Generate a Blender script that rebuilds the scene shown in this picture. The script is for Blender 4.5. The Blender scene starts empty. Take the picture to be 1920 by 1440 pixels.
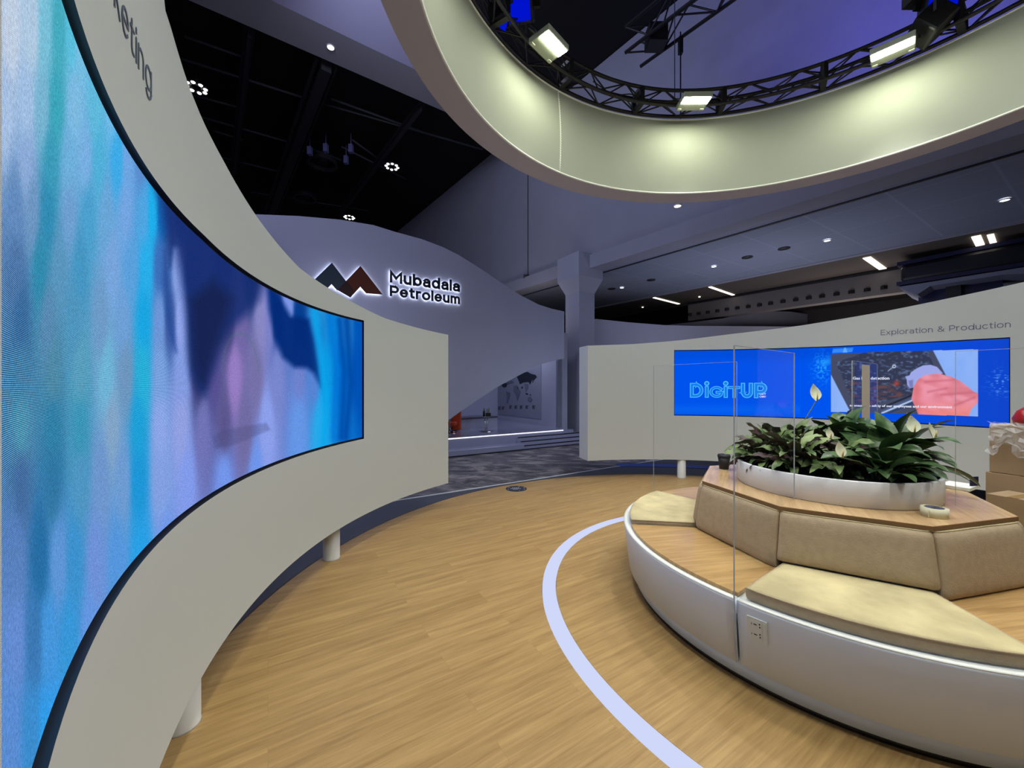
import bpy, bmesh, math, random
import numpy as np
from mathutils import Vector, Matrix
PI = math.pi
S = bpy.context.scene
COL = S.collection
random.seed(7)

# ------------------------------------------------------------------ camera, world, exposure
F_PX, V0, H = 735.0, 724.0, 1.5            # focal length, horizon row (1920x1440), eye height
cd = bpy.data.cameras.new('camera'); cam = bpy.data.objects.new('camera', cd); COL.objects.link(cam)
cam.location = (0, 0, H); cam.rotation_euler = (PI/2, 0, 0)
cd.sensor_width = 36; cd.lens = 36*F_PX/1920; cd.shift_y = (V0-720)/1920
cd.clip_start = 0.02; cd.clip_end = 200
S.camera = cam
w = bpy.data.worlds.new('world'); S.world = w; w.use_nodes = True
w.node_tree.nodes['Background'].inputs[0].default_value = (0.34, 0.37, 0.54, 1)
w.node_tree.nodes['Background'].inputs[1].default_value = 0.16
S.view_settings.view_transform = 'Standard'; S.view_settings.look = 'None'
S.view_settings.gamma = 1; S.view_settings.use_curve_mapping = False
S.view_settings.exposure = 0.0
FLOOD = 105.0        # strength of the flood lamps on the ring truss
HALL = 1.0           # scale of the hall downlights

def area(name, loc, target, size, power, color, sy=None):
    l = bpy.data.lights.new(name, 'AREA'); l.energy = power; l.color = color; l.size = size
    if sy: l.shape = 'RECTANGLE'; l.size_y = sy
    o = bpy.data.objects.new(name, l); COL.objects.link(o); o.location = loc
    d = Vector(target)-Vector(loc); o.rotation_euler = d.to_track_quat('-Z', 'Y').to_euler()
    return o
def spot(name, loc, target, power, color, ang, blend=0.6, r=0.1):
    l = bpy.data.lights.new(name, 'SPOT'); l.energy = power; l.color = color
    l.spot_size = math.radians(ang); l.spot_blend = blend; l.shadow_soft_size = r
    o = bpy.data.objects.new(name, l); COL.objects.link(o); o.location = loc
    d = Vector(target)-Vector(loc); o.rotation_euler = d.to_track_quat('-Z', 'Y').to_euler()
    return o

# ------------------------------------------------------------------ helpers
def lin(c):
    return tuple((x/255/12.92 if x/255 <= .04045 else ((x/255+.055)/1.055)**2.4) for x in c)
def at(u, v, z):     # where the sight line through a pixel of the photo meets height z
    k = (H-z)/(v-V0); return Vector(((u-960)*k, F_PX*k, z))
def proj(p):
    return 960+F_PX*p[0]/p[1], V0-F_PX*(p[2]-H)/p[1]
def pol(c, r, deg, z=0.0):
    a = math.radians(deg); return Vector((c[0]+r*math.cos(a), c[1]+r*math.sin(a), z))
def hit_circle(u, c, R):   # far crossing of pixel column u with a circle in plan -> angle, depth
    d = np.array([(u-960)/F_PX, 1.0]); C = np.array(c)
    a = d@d; b = -2*d@C; q = C@C-R*R
    t = (-b+math.sqrt(max(b*b-4*a*q, 0)))/(2*a); p = d*t-C
    return math.degrees(math.atan2(p[1], p[0])) % 360, t

class MB:
    def __init__(s): s.v = []; s.f = []; s.sm = []
    def add(s, vs, fs, smooth=False):
        n = len(s.v); s.v += [tuple(x) for x in vs]
        for f in fs: s.f.append(tuple(n+i for i in f)); s.sm.append(smooth)
        return s
    def box(s, c, size, m=None):
        x, y, z = [k/2 for k in size]
        vs = [Vector((i*x, j*y, k*z)) for i in (-1, 1) for j in (-1, 1) for k in (-1, 1)]
        if m is not None: vs = [m @ p for p in vs]
        vs = [p+Vector(c) for p in vs]
        return s.add(vs, [(0,1,3,2),(4,6,7,5),(0,4,5,1),(2,3,7,6),(0,2,6,4),(1,5,7,3)])
    def tube(s, pts, r, n=8, caps=True, closed=False):
        pts = [Vector(p) for p in pts]; N = len(pts); rings = []
        rr = r if isinstance(r, (list, tuple)) else [r]*N
        up = None
        for i, p in enumerate(pts):
            a = pts[(i-1) % N] if (closed or i > 0) else p
            b = pts[(i+1) % N] if (closed or i < N-1) else p
            t = (b-a).normalized()
            if up is None:
                up = Vector((0, 0, 1)) if abs(t.z) < .9 else Vector((1, 0, 0))
            x = t.cross(up).normalized(); y = x.cross(t).normalized(); up = y
            rings.append([p+(x*math.cos(2*PI*k/n)+y*math.sin(2*PI*k/n))*rr[i] for k in range(n)])
        vs = [q for g in rings for q in g]; fs = []
        for i in range(N if closed else N-1):
            j = (i+1) % N
            for k in range(n):
                fs.append((i*n+k, i*n+(k+1) % n, j*n+(k+1) % n, j*n+k))
        if caps and not closed:
            fs.append(tuple(range(n))[::-1]); fs.append(tuple((N-1)*n+k for k in range(n)))
        return s.add(vs, fs, True)
    def bar(s, a, b, w_, h_=None):    # square bar between two points
        a = Vector(a); b = Vector(b); h_ = h_ or w_
        t = (b-a); L = t.length; t.normalize()
        up = Vector((0, 0, 1)) if abs(t.z) < .95 else Vector((1, 0, 0))
        x = t.cross(up).normalized(); y = x.cross(t)
        m = Matrix((x, t, y)).transposed()
        return s.box((a+b)/2, (w_, L, h_), m)
    def lathe(s, c, prof, n=96, a0=0, a1=360, smooth=True, closed=False):
        full = abs(a1-a0) >= 359.9; m = n if full else n+1; P = len(prof)
        vs = []
        for i in range(m):
            a = math.radians(a0+(a1-a0)*i/n)
            for r, z in prof: vs.append((c[0]+r*math.cos(a), c[1]+r*math.sin(a), z))
        fs = []
        for i in range(n):
            j = (i+1) % m
            for k in range(P if closed else P-1):
                l = (k+1) % P
                fs.append((i*P+k, j*P+k, j*P+l, i*P+l))
        if closed and not full:
            fs.append(tuple(range(P))); fs.append(tuple((m-1)*P+k for k in range(P))[::-1])
        return s.add(vs, fs, smooth)
    def disc(s, c, r, z, n=64):
        return s.add([(c[0]+r*math.cos(2*PI*k/n), c[1]+r*math.sin(2*PI*k/n), z) for k in range(n)], [tuple(range(n))])
    def prism(s, pts, z0, z1):
        n = len(pts); vs = [(p[0], p[1], z0) for p in pts]+[(p[0], p[1], z1) for p in pts]
        fs = [tuple(range(n))[::-1], tuple(range(n, 2*n))]+[(i, (i+1) % n, n+(i+1) % n, n+i) for i in range(n)]
        return s.add(vs, fs)
    def slab(s, pts, off):            # polygon in 3D pushed along off
        pts = [Vector(p) for p in pts]; off = Vector(off); n = len(pts)
        vs = pts+[p+off for p in pts]
        fs = [tuple(range(n))[::-1], tuple(range(n, 2*n))]+[(i, (i+1) % n, n+(i+1) % n, n+i) for i in range(n)]
        return s.add(vs, fs)
    def build(s, name, mat, parent=None, origin=None, bevel=0, sub=0, seg=2):
        me = bpy.data.meshes.new(name)
        o = Vector(origin) if origin is not None else Vector((0, 0, 0))
        me.from_pydata([tuple(Vector(p)-o) for p in s.v], [], s.f); me.update()
        for p, sm in zip(me.polygons, s.sm): p.use_smooth = sm
        bm = bmesh.new(); bm.from_mesh(me); bmesh.ops.recalc_face_normals(bm, faces=bm.faces); bm.to_mesh(me); bm.free()
        if mat: me.materials.append(mat)
        ob = bpy.data.objects.new(name, me); COL.objects.link(ob); ob.location = o
        if bevel:
            b = ob.modifiers.new('bevel', 'BEVEL'); b.width = bevel; b.segments = seg; b.limit_method = 'ANGLE'; b.angle_limit = math.radians(40)
        if sub:
            b = ob.modifiers.new('sub', 'SUBSURF'); b.levels = b.render_levels = sub
        if parent: adopt(ob, parent)
        return ob
def adopt(ob, parent):
    loc = Vector(ob.location); p = parent; base = Vector((0, 0, 0))
    while p: base += Vector(p.location); p = p.parent
    ob.parent = parent; ob.location = loc-base      # parents are never rotated
def tag(o, label=None, cat=None, group=None, kind=None):
    for k, x in (('label', label), ('category', cat), ('group', group), ('kind', kind)):
        if x: o[k] = x
    return o
def empty(name, loc, label, cat, group=None):
    o = bpy.data.objects.new(name, None); COL.objects.link(o); o.location = loc; o.empty_display_size = .1
    return tag(o, label, cat, group)

# ------------------------------------------------------------------ materials
def mat(name, col, rough=.5, metal=0, spec=.5, bump=None, noise=None, emit=None, alpha=None):
    m = bpy.data.materials.new(name); m.use_nodes = True; nt = m.node_tree; b = nt.nodes['Principled BSDF']
    b.inputs['Base Color'].default_value = (*col, 1); b.inputs['Roughness'].default_value = rough
    b.inputs['Metallic'].default_value = metal; b.inputs['Specular IOR Level'].default_value = spec
    tc = nt.nodes.new('ShaderNodeTexCoord')
    if noise:     # (scale, amount)
        n = nt.nodes.new('ShaderNodeTexNoise'); n.inputs['Scale'].default_value = noise[0]; n.inputs['Detail'].default_value = 5
        nt.links.new(tc.outputs['Object'], n.inputs['Vector'])
        mx = nt.nodes.new('ShaderNodeMix'); mx.data_type = 'RGBA'
        mx.inputs[6].default_value = (*[c*(1-noise[1]) for c in col], 1); mx.inputs[7].default_value = (*[min(1, c*(1+noise[1])) for c in col], 1)
        r = nt.nodes.new('ShaderNodeValToRGB'); r.color_ramp.elements[0].position = .35; r.color_ramp.elements[1].position = .65
        nt.links.new(n.outputs['Fac'], r.inputs[0]); nt.links.new(r.outputs[0], mx.inputs[0]); nt.links.new(mx.outputs[2], b.inputs['Base Color'])
    if bump:      # (scale, strength)
        n = nt.nodes.new('ShaderNodeTexNoise'); n.inputs['Scale'].default_value = bump[0]; n.inputs['Detail'].default_value = 4
        nt.links.new(tc.outputs['Object'], n.inputs['Vector'])
        bp = nt.nodes.new('ShaderNodeBump'); bp.inputs['Strength'].default_value = bump[1]; bp.inputs['Distance'].default_value = .01
        nt.links.new(n.outputs['Fac'], bp.inputs['Height']); nt.links.new(bp.outputs[0], b.inputs['Normal'])
    if emit:
        b.inputs['Emission Color'].default_value = (*emit[0], 1); b.inputs['Emission Strength'].default_value = emit[1]
    return m
def emis(name, col, st):
    m = bpy.data.materials.new(name); m.use_nodes = True; nt = m.node_tree; nt.nodes.clear()
    e = nt.nodes.new('ShaderNodeEmission'); o = nt.nodes.new('ShaderNodeOutputMaterial')
    e.inputs[0].default_value = (*col, 1); e.inputs[1].default_value = st; nt.links.new(e.outputs[0], o.inputs[0]); return m
def wood(name, c1, c2, ang, plank=(1.3, .16), rough=.42):
    m = bpy.data.materials.new(name); m.use_nodes = True; nt = m.node_tree; b = nt.nodes['Principled BSDF']
    tc = nt.nodes.new('ShaderNodeTexCoord'); mp = nt.nodes.new('ShaderNodeMapping'); mp.inputs['Rotation'].default_value = (0, 0, -math.radians(ang))
    geo = nt.nodes.new('ShaderNodeNewGeometry')
    nt.links.new(geo.outputs['Position'], mp.inputs['Vector'])
    bt = nt.nodes.new('ShaderNodeTexBrick'); bt.inputs['Scale'].default_value = 1
    bt.inputs['Brick Width'].default_value = plank[0]; bt.inputs['Row Height'].default_value = plank[1]
    bt.inputs['Mortar Size'].default_value = .0008; bt.inputs['Mortar Smooth'].default_value = .3; bt.inputs['Bias'].default_value = 0
    bt.offset = .37; bt.squash = 1
    bt.inputs['Color1'].default_value = (.46, .46, .46, 1); bt.inputs['Color2'].default_value = (.55, .55, .55, 1); bt.inputs['Mortar'].default_value = (.28, .28, .28, 1)
    nt.links.new(mp.outputs[0], bt.inputs['Vector'])
    st = nt.nodes.new('ShaderNodeMapping'); st.inputs['Scale'].default_value = (1.3, 22, 1); nt.links.new(mp.outputs[0], st.inputs['Vector'])
    # every plank gets its own stretch of grain
    ad = nt.nodes.new('ShaderNodeVectorMath'); ad.operation = 'MULTIPLY_ADD'; ad.inputs[1].default_value = (37, 23, 11)
    nt.links.new(bt.outputs['Color'], ad.inputs[0]); nt.links.new(st.outputs[0], ad.inputs[2])
    n1 = nt.nodes.new('ShaderNodeTexNoise'); n1.inputs['Scale'].default_value = 1.3; n1.inputs['Detail'].default_value = 7; n1.inputs['Roughness'].default_value = .62; n1.inputs['Distortion'].default_value = .5
    nt.links.new(ad.outputs[0], n1.inputs['Vector'])
    st2 = nt.nodes.new('ShaderNodeMapping'); st2.inputs['Scale'].default_value = (5, 130, 1); nt.links.new(mp.outputs[0], st2.inputs['Vector'])
    n2 = nt.nodes.new('ShaderNodeTexNoise'); n2.inputs['Scale'].default_value = 1; n2.inputs['Detail'].default_value = 3; nt.links.new(st2.outputs[0], n2.inputs['Vector'])
    a1 = nt.nodes.new('ShaderNodeMath'); a1.operation = 'MULTIPLY_ADD'; a1.inputs[1].default_value = .7; nt.links.new(n1.outputs['Fac'], a1.inputs[0])
    a2 = nt.nodes.new('ShaderNodeMath'); a2.operation = 'MULTIPLY_ADD'; a2.inputs[1].default_value = .22; a2.inputs[2].default_value = -.18
    nt.links.new(n2.outputs['Fac'], a2.inputs[0]); nt.links.new(a2.outputs[0], a1.inputs[2])
    a3 = nt.nodes.new('ShaderNodeMath'); a3.operation = 'MULTIPLY_ADD'; a3.inputs[1].default_value = .45; nt.links.new(bt.outputs['Color'], a3.inputs[0]); nt.links.new(a1.outputs[0], a3.inputs[2])
    r = nt.nodes.new('ShaderNodeValToRGB'); r.color_ramp.elements[0].position = .3; r.color_ramp.elements[1].position = .72
    r.color_ramp.elements[0].color = (*c1, 1); r.color_ramp.elements[1].color = (*c2, 1)
    nt.links.new(a3.outputs[0], r.inputs[0]); nt.links.new(r.outputs[0], b.inputs['Base Color'])
    b.inputs['Roughness'].default_value = rough; b.inputs['Specular IOR Level'].default_value = .35
    bp = nt.nodes.new('ShaderNodeBump'); bp.inputs['Strength'].default_value = .06; bp.inputs['Distance'].default_value = .005
    nt.links.new(a1.outputs[0], bp.inputs['Height']); nt.links.new(bp.outputs[0], b.inputs['Normal'])
    return m
def attr_emis(name, st, rows=None):
    m = bpy.data.materials.new(name); m.use_nodes = True; nt = m.node_tree; nt.nodes.clear()
    e = nt.nodes.new('ShaderNodeEmission'); o = nt.nodes.new('ShaderNodeOutputMaterial'); a = nt.nodes.new('ShaderNodeAttribute'); a.attribute_name = 'picture'
    e.inputs[1].default_value = st; src = a.outputs['Color']
    if rows:   # the LED module's rows of diodes, dark in between
        g = nt.nodes.new('ShaderNodeNewGeometry'); sp = nt.nodes.new('ShaderNodeSeparateXYZ'); nt.links.new(g.outputs['Position'], sp.inputs[0])
        k = nt.nodes.new('ShaderNodeMath'); k.operation = 'MULTIPLY'; k.inputs[1].default_value = 2*PI/rows; nt.links.new(sp.outputs[2], k.inputs[0])
        sn = nt.nodes.new('ShaderNodeMath'); sn.operation = 'SINE'; nt.links.new(k.outputs[0], sn.inputs[0])
        q = nt.nodes.new('ShaderNodeMath'); q.operation = 'MULTIPLY_ADD'; q.inputs[1].default_value = .85; q.inputs[2].default_value = 1.0; nt.links.new(sn.outputs[0], q.inputs[0])
        ns = nt.nodes.new('ShaderNodeTexNoise'); ns.inputs['Scale'].default_value = 260; ns.inputs['Detail'].default_value = 2; nt.links.new(g.outputs['Position'], ns.inputs['Vector'])
        q2 = nt.nodes.new('ShaderNodeMath'); q2.operation = 'MULTIPLY_ADD'; q2.inputs[1].default_value = 1.1; q2.inputs[2].default_value = .45; nt.links.new(ns.outputs['Fac'], q2.inputs[0])
        q3 = nt.nodes.new('ShaderNodeMath'); q3.operation = 'MULTIPLY'; nt.links.new(q.outputs[0], q3.inputs[0]); nt.links.new(q2.outputs[0], q3.inputs[1])
        mx = nt.nodes.new('ShaderNodeVectorMath'); mx.operation = 'SCALE'; nt.links.new(src, mx.inputs[0]); nt.links.new(q3.outputs[0], mx.inputs['Scale']); src = mx.outputs[0]
    nt.links.new(src, e.inputs[0]); nt.links.new(e.outputs[0], o.inputs[0]); return m
def acrylic(name):
    m = bpy.data.materials.new(name); m.use_nodes = True; nt = m.node_tree; nt.nodes.clear()
    o = nt.nodes.new('ShaderNodeOutputMaterial'); mx = nt.nodes.new('ShaderNodeMixShader')
    t = nt.nodes.new('ShaderNodeBsdfTransparent'); t.inputs[0].default_value = (.985, .99, .99, 1)
    g = nt.nodes.new('ShaderNodeBsdfGlossy'); g.inputs['Roughness'].default_value = .01; g.inputs[0].default_value = (1, 1, 1, 1)
    fr = nt.nodes.new('ShaderNodeFresnel'); fr.inputs[0].default_value = 1.3
    gm = nt.nodes.new('ShaderNodeNewGeometry'); sb = nt.nodes.new('ShaderNodeMath'); sb.operation = 'SUBTRACT'; sb.inputs[0].default_value = 1; nt.links.new(gm.outputs['Backfacing'], sb.inputs[1])
    ml = nt.nodes.new('ShaderNodeMath'); ml.operation = 'MULTIPLY'; nt.links.new(sb.outputs[0], ml.inputs[0]); nt.links.new(fr.outputs[0], ml.inputs[1])
    fr.inputs[0].default_value = 1.09
    nt.links.new(ml.outputs[0], mx.inputs[0]); nt.links.new(t.outputs[0], mx.inputs[1]); nt.links.new(g.outputs[0], mx.inputs[2]); nt.links.new(mx.outputs[0], o.inputs[0])
    return m

M = {}
M['wall'] = mat('warm white stand paint', (.625, .66, .665), .6, bump=(60, .03))
M['white'] = mat('white laminate', (.70, .78, .93), .42, bump=(240, .05))
M['rim'] = mat('white edge', (.86, .88, .84), .4)
M['post'] = mat('white steel post', (.72, .71, .69), .4)
M['hall'] = mat('hall plaster', lin((150, 152, 170)), .8, noise=(1.2, .03))
M['facade'] = mat('pavilion paint', lin((165, 168, 190)), .55, noise=(1, .02))
M['stage'] = mat('glossy stage floor', lin((150, 152, 178)), .12)
M['black'] = mat('black ceiling', (.006, .006, .007), .9)
M['blackmetal'] = mat('black metal', (.012, .012, .014), .45)
M['girder'] = mat('dark girder', (.03, .03, .038), .6)
M['pipe'] = mat('dull pipe', (.07, .07, .09), .6)
M['fabric'] = mat('stretched white fabric', (.36, .375, .31), .85, bump=(9, .12))
M['soffit'] = mat('ring underside fabric', (.52, .5, .53), .85)
M['bead'] = mat('white keder edge', (.9, .92, .82), .6, bump=(40, .3))
M['bezel'] = mat('black screen frame', (.008, .008, .012), .4)
M['wood'] = wood('oak plank floor', lin((142, 110, 66)), lin((198, 163, 108)), 31.9)
M['seatwood'] = wood('oak bench veneer', lin((150, 114, 66)), lin((214, 176, 122)), 10, (8, 3), .3)
M['tabletop'] = wood('oak table veneer', lin((160, 126, 86)), lin((216, 184, 140)), 60, (8, 3), .3)
M['woodedge'] = mat('oak edge band', lin((130, 98, 66)), .5)
M['suede'] = mat('sand suede', lin((198, 184, 142)), .95, noise=(4, .2), bump=(90, .15))
M['suedeside'] = mat('taupe suede', lin((178, 158, 130)), .95, noise=(30, .05), bump=(140, .2))
M['kick'] = mat('pale blue kick board', (.70, .82, 1.0), .4)
M['plinth'] = mat('dark plinth', (.03, .022, .018), .5)
M['letter'] = mat('slate vinyl letter', lin((96, 108, 132)), .5)
M['darkletter'] = mat('dark grey letter', lin((38, 42, 50)), .4)
M['acrylic'] = acrylic('clear acrylic')
M['acrylicedge'] = mat('polished acrylic edge', lin((175, 180, 186)), .15)
M['chrome'] = mat('chrome', (.6, .6, .62), .15, metal=1)
M['leaf'] = mat('peace lily leaf', lin((42, 70, 36)), .38, noise=(14, .25))
M['leaf2'] = mat('wavy leaf', lin((72, 88, 56)), .5, noise=(22, .35))
M['leafdark'] = mat('dark purple leaf underside', lin((38, 26, 30)), .5)
M['stem'] = mat('plant stem', lin((66, 92, 42)), .5)
M['spathe'] = mat('white spathe', lin((228, 230, 205)), .6)
M['spadix'] = mat('cream spadix', lin((200, 180, 120)), .7)
M['soil'] = mat('soil', (.02, .015, .01), 1, bump=(40, .6))
M['planter'] = mat('white metallic planter', (.84, .85, .9), .42, bump=(160, .05))
M['cup'] = mat('black paper cup', (.01, .01, .011), .55)
M['cream'] = mat('cream paper', lin((225, 220, 190)), .6)
M['cardboard'] = mat('cardboard', lin((150, 125, 96)), .8, noise=(4, .06))
M['socket'] = mat('white socket plastic', lin((214, 218, 212)), .35)
M['hole'] = mat('socket slot', (.005, .005, .005), .6)
M['navy'] = mat('navy panel', (.003, .004, .012), .4)
M['navyedge'] = mat('navy trim', (.006, .008, .05), .4)
M['orange'] = mat('orange upholstery', lin((205, 78, 30)), .6)
M['lamp'] = emis('lamp lens', (1, 1, 1), 8)
M['warmlamp'] = emis('warm lamp lens', (1, .9, .74), 2.2)
M['halo'] = emis('white backlight', (.82, .87, 1), 8)
M['ledline'] = emis('white floor light', (.66, .72, 1.0), .95)
M['stageled'] = emis('stage edge light', (.85, .88, 1), 1.6)
M['flood'] = emis('flood lamp glass', (.95, 1, .74), FLOOD)
M['bluelens'] = emis('blue stage lens', (.0, .01, 1), .6)

C = (2.205, 2.745)           # centre of the round platform and its bench
CL, RL = (1.88, 2.79), 3.37  # curved wall with the big screen
RR = 3.68                    # curved wall with the wide screen, centred on C
GA = math.radians(31.9)      # the hall's grid
G1 = Vector((math.cos(GA), math.sin(GA), 0)); G2 = Vector((math.sin(GA), -math.cos(GA), 0))

# ------------------------------------------------------------------ concrete floor
def concrete():
    m = mat('worn concrete', (.06, .065, .08), .55); nt = m.node_tree; b = nt.nodes['Principled BSDF']
    g = nt.nodes.new('ShaderNodeNewGeometry'); mp = nt.nodes.new('ShaderNodeMapping'); mp.inputs['Rotation'].default_value = (0, 0, .9); mp.inputs['Scale'].default_value = (.9, 1.7, 1)
    nt.links.new(g.outputs['Position'], mp.inputs[0])
    n = nt.nodes.new('ShaderNodeTexNoise'); n.inputs['Scale'].default_value = 1.6; n.inputs['Detail'].default_value = 9; n.inputs['Roughness'].default_value = .68; n.inputs['Distortion'].default_value = 1.4
    nt.links.new(mp.outputs[0], n.inputs['Vector'])
    r = nt.nodes.new('ShaderNodeValToRGB'); e = r.color_ramp.elements
    e[0].position = .36; e[0].color = (*lin((62, 60, 64)), 1); e[1].position = .62; e[1].color = (*lin((160, 152, 148)), 1)
    x = e.new(.5); x.color = (*lin((100, 97, 102)), 1)
    nt.links.new(n.outputs['Fac'], r.inputs[0]); nt.links.new(r.outputs[0], b.inputs['Base Color']); return m
M['concrete'] = concrete()
mb = MB().add([(-40, -14, -.02), (44, -14, -.02), (44, 46, -.02), (-40, 46, -.02)], [(0, 1, 2, 3)])
tag(mb.build('floor', M['concrete']), kind='structure')
# smooth grey apron between the platform and the white line
lp = [Vector((-7.4, 1.48, 0)), Vector((8.2, 11.25, 0))]
ld = (lp[1]-lp[0]).normalized(); ln = Vector((ld.y, -ld.x, 0))
mb = MB().slab([(p.x, p.y, -.02) for p in (lp[0], lp[1], lp[1]+ln*9, lp[0]+ln*9)], (0, 0, .006))
tag(mb.build('floor', mat('grey vinyl apron', lin((72, 76, 86)), .4, noise=(2, .06))), kind='structure')
mb = MB().slab([(p.x, p.y, -.02) for p in (lp[0], lp[1], lp[1]-ln*.035, lp[0]-ln*.035)], (0, 0, .012))
tag(mb.build('trim_1', mat('white line paint', lin((215, 218, 225)), .5)), kind='structure')
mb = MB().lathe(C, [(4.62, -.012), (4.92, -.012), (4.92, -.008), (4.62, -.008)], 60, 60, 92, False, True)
tag(mb.build('blue_glow_band', mat('painted blue floor glow', lin((40, 90, 190)), .4)), kind='structure')  # blue glow on the floor, painted as a coloured band without a lamp

# ------------------------------------------------------------------ round wooden platform with its light ring
plat = empty('platform', (C[0], C[1], -.02), 'round oak plank platform carrying the bench and the curved walls', 'platform')
mb = MB().lathe(C, [(0.01, 0), (1.885, 0), (1.885, -.02), (1.99, -.02), (1.99, 0), (3.93, 0), (3.93, -.02)], 160, smooth=False)
mb.build('deck', M['wood'], plat, (C[0], C[1], 0))
mb = MB().lathe(C, [(3.93, .001), (3.945, .001), (3.945, -.02)], 160, smooth=False)
mb.build('edge_trim', mat('dark platform edge', lin((70, 62, 60)), .5), plat, (C[0], C[1], 0))
mb = MB().lathe(C, [(1.888, -.019), (1.888, .001), (1.987, .001), (1.987, -.019)], 160, smooth=False)
tag(mb.build('floor_light', M['ledline'], None, (C[0], C[1], 0)), 'white glowing ring strip set in the oak floor around the bench', 'floor light')
p = at(968, 916.5, 0)
st = tag(MB().lathe((p.x, p.y), [(.0005, .003), (.155, .003), (.155, .0005)], 40, smooth=False).build('floor_sticker', mat('dark sticker', lin((52, 56, 66)), .5), None, (p.x, p.y, 0)), 'small round dark sticker on the oak floor between the two curved walls', 'sticker')
mb = MB()
for k, (y, wd) in enumerate(((.045, .12), (.0, .17), (-.035, .1))):
    for q in range(int(wd/.026)):
        mb.box((p.x-wd/2+q*.026+.01, p.y+y, .0035), (.018, .02, .001))
for a in (20, 70, 150, 200, 290, 340):
    q = pol((p.x, p.y), .125, a); mb.box((q.x, q.y, .0035), (.012, .02, .001))
tag(mb.build('lettering', mat('white print', lin((190, 195, 205)), .5), st), kind='stuff')

# ------------------------------------------------------------------ text bent onto a surface
def text_geo(s, size, extrude=0, bold=0, outline=0, space=1.0):
    cu = bpy.data.curves.new('t', 'FONT'); cu.body = s; cu.size = size; cu.space_character = space
    cu.resolution_u = 3; cu.extrude = extrude; cu.offset = bold
    if outline:
        cu.fill_mode = 'NONE'; cu.bevel_depth = outline; cu.bevel_resolution = 0
    ob = bpy.data.objects.new('t', cu); COL.objects.link(ob)
    dg = bpy.context.evaluated_depsgraph_get(); me = ob.evaluated_get(dg).to_mesh()
    vs = [tuple(v.co) for v in me.vertices]; fs = [tuple(p.vertices) for p in me.polygons]
    ob.evaluated_get(dg).to_mesh_clear(); bpy.data.objects.remove(ob); bpy.data.curves.remove(cu)
    return vs, fs
def _arc(cx, cy, rx, ry, a0, a1, n=14):
    return [(cx+rx*math.cos(math.radians(a0+(a1-a0)*i/n)), cy+ry*math.sin(math.radians(a0+(a1-a0)*i/n))) for i in range(n+1)]
XH = .73
GL = {   # centre lines of a plain geometric sans; capitals are 1 high
 'M': (.86, [[(0, 0), (0, 1), (.43, .38), (.86, 1), (.86, 0)]]), 'P': (.62, [[(0, 0), (0, 1), (.36, 1)]+_arc(.36, .69, .28, .31, 90, -90)+[(0, .38)]]),
 'E': (.56, [[(.56, 1), (0, 1), (0, 0), (.56, 0)], [(0, .52), (.5, .52)]]), 'D': (.74, [[(0, 0), (0, 1), (.3, 1)]+_arc(.3, .5, .44, .5, 90, -90)+[(0, 0)]]),
 'T': (.64, [[(0, 1), (.64, 1)], [(.32, 1), (.32, 0)]]), 'U': (.68, [[(0, 1), (0, .34)]+_arc(.34, .34, .34, .34, 180, 360)+[(.68, 1)]]),
 'G': (.8, [_arc(.42, .5, .42, .5, 42, 318, 22)+[(.8, .46), (.46, .46)]]), 'I': (0, [[(0, 0), (0, .72)]]),
 'u': (.5, [[(0, XH), (0, .28)]+_arc(.25, .28, .25, .28, 180, 330), [(.5, XH), (.5, 0)]]), 'n': (.5, [[(0, 0), (0, XH)], _arc(.25, XH-.28, .25, .28, 150, 0)+[(.5, 0)]]),
 'm': (.84, [[(0, 0), (0, XH)], _arc(.21, XH-.24, .21, .24, 150, 0)+[(.42, 0)], _arc(.63, XH-.24, .21, .24, 180, 0)+[(.84, 0)]]), 'r': (.3, [[(0, 0), (0, XH)], _arc(.26, XH-.27, .26, .27, 175, 80)]),
 'b': (.6, [[(0, 0), (0, 1.04)], _arc(.31, XH/2, .29, XH/2, 0, 360, 24)]), 'd': (.6, [[(.6, 0), (.6, 1.04)], _arc(.29, XH/2, .29, XH/2, 0, 360, 24)]),
 'p': (.6, [[(0, -.28), (0, XH)], _arc(.31, XH/2, .29, XH/2, 0, 360, 24)]), 'g': (.58, [[(.58, XH), (.58, 0)]+_arc(.3, 0, .28, .27, 0, -150), _arc(.29, XH/2, .29, XH/2, 0, 360, 24)]),
 'a': (.5, [[(.04, .6)]+_arc(.25, .5, .25, .23, 120, 0)+[(.5, 0)], [(.5, .42), (.22, .42)]+_arc(.2, .21, .2, .21, 90, 290)+[(.5, .14)]]),
 'e': (.6, [[(0.02, .38), (.6, .38)]+_arc(.3, XH/2, .3, XH/2, 3, 318, 22)]), 'o': (.64, [_arc(.32, XH/2, .32, XH/2, 0, 360, 26)]), 'c': (.56, [_arc(.32, XH/2, .31, XH/2, 45, 315, 20)]),
 'l': (0, [[(0, 0), (0, 1.04)]]), 'i': (0, [[(0, 0), (0, XH)], [(0, .93), (0, 1.03)]]), 't': (.34, [[(.12, .95), (.12, .16), (.18, .04), (.34, .02)], [(0, XH), (.34, XH)]]),
 'x': (.5, [[(0, XH), (.5, 0)], [(.5, XH), (0, 0)]]), 'k': (.5, [[(0, 0), (0, 1.04)], [(.46, XH), (0, .24)], [(.16, .38), (.5, 0)]]),
 '&': (.76, [[(.76, .5), (.62, .18), (.4, .01), (.2, .01), (.04, .12), (.02, .3), (.16, .48), (.4, .62), (.5, .76), (.44, .94), (.3, .99), (.16, .92), (.14, .74), (.3, .52), (.76, 0)]]), ' ': (.22, [])}
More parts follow.
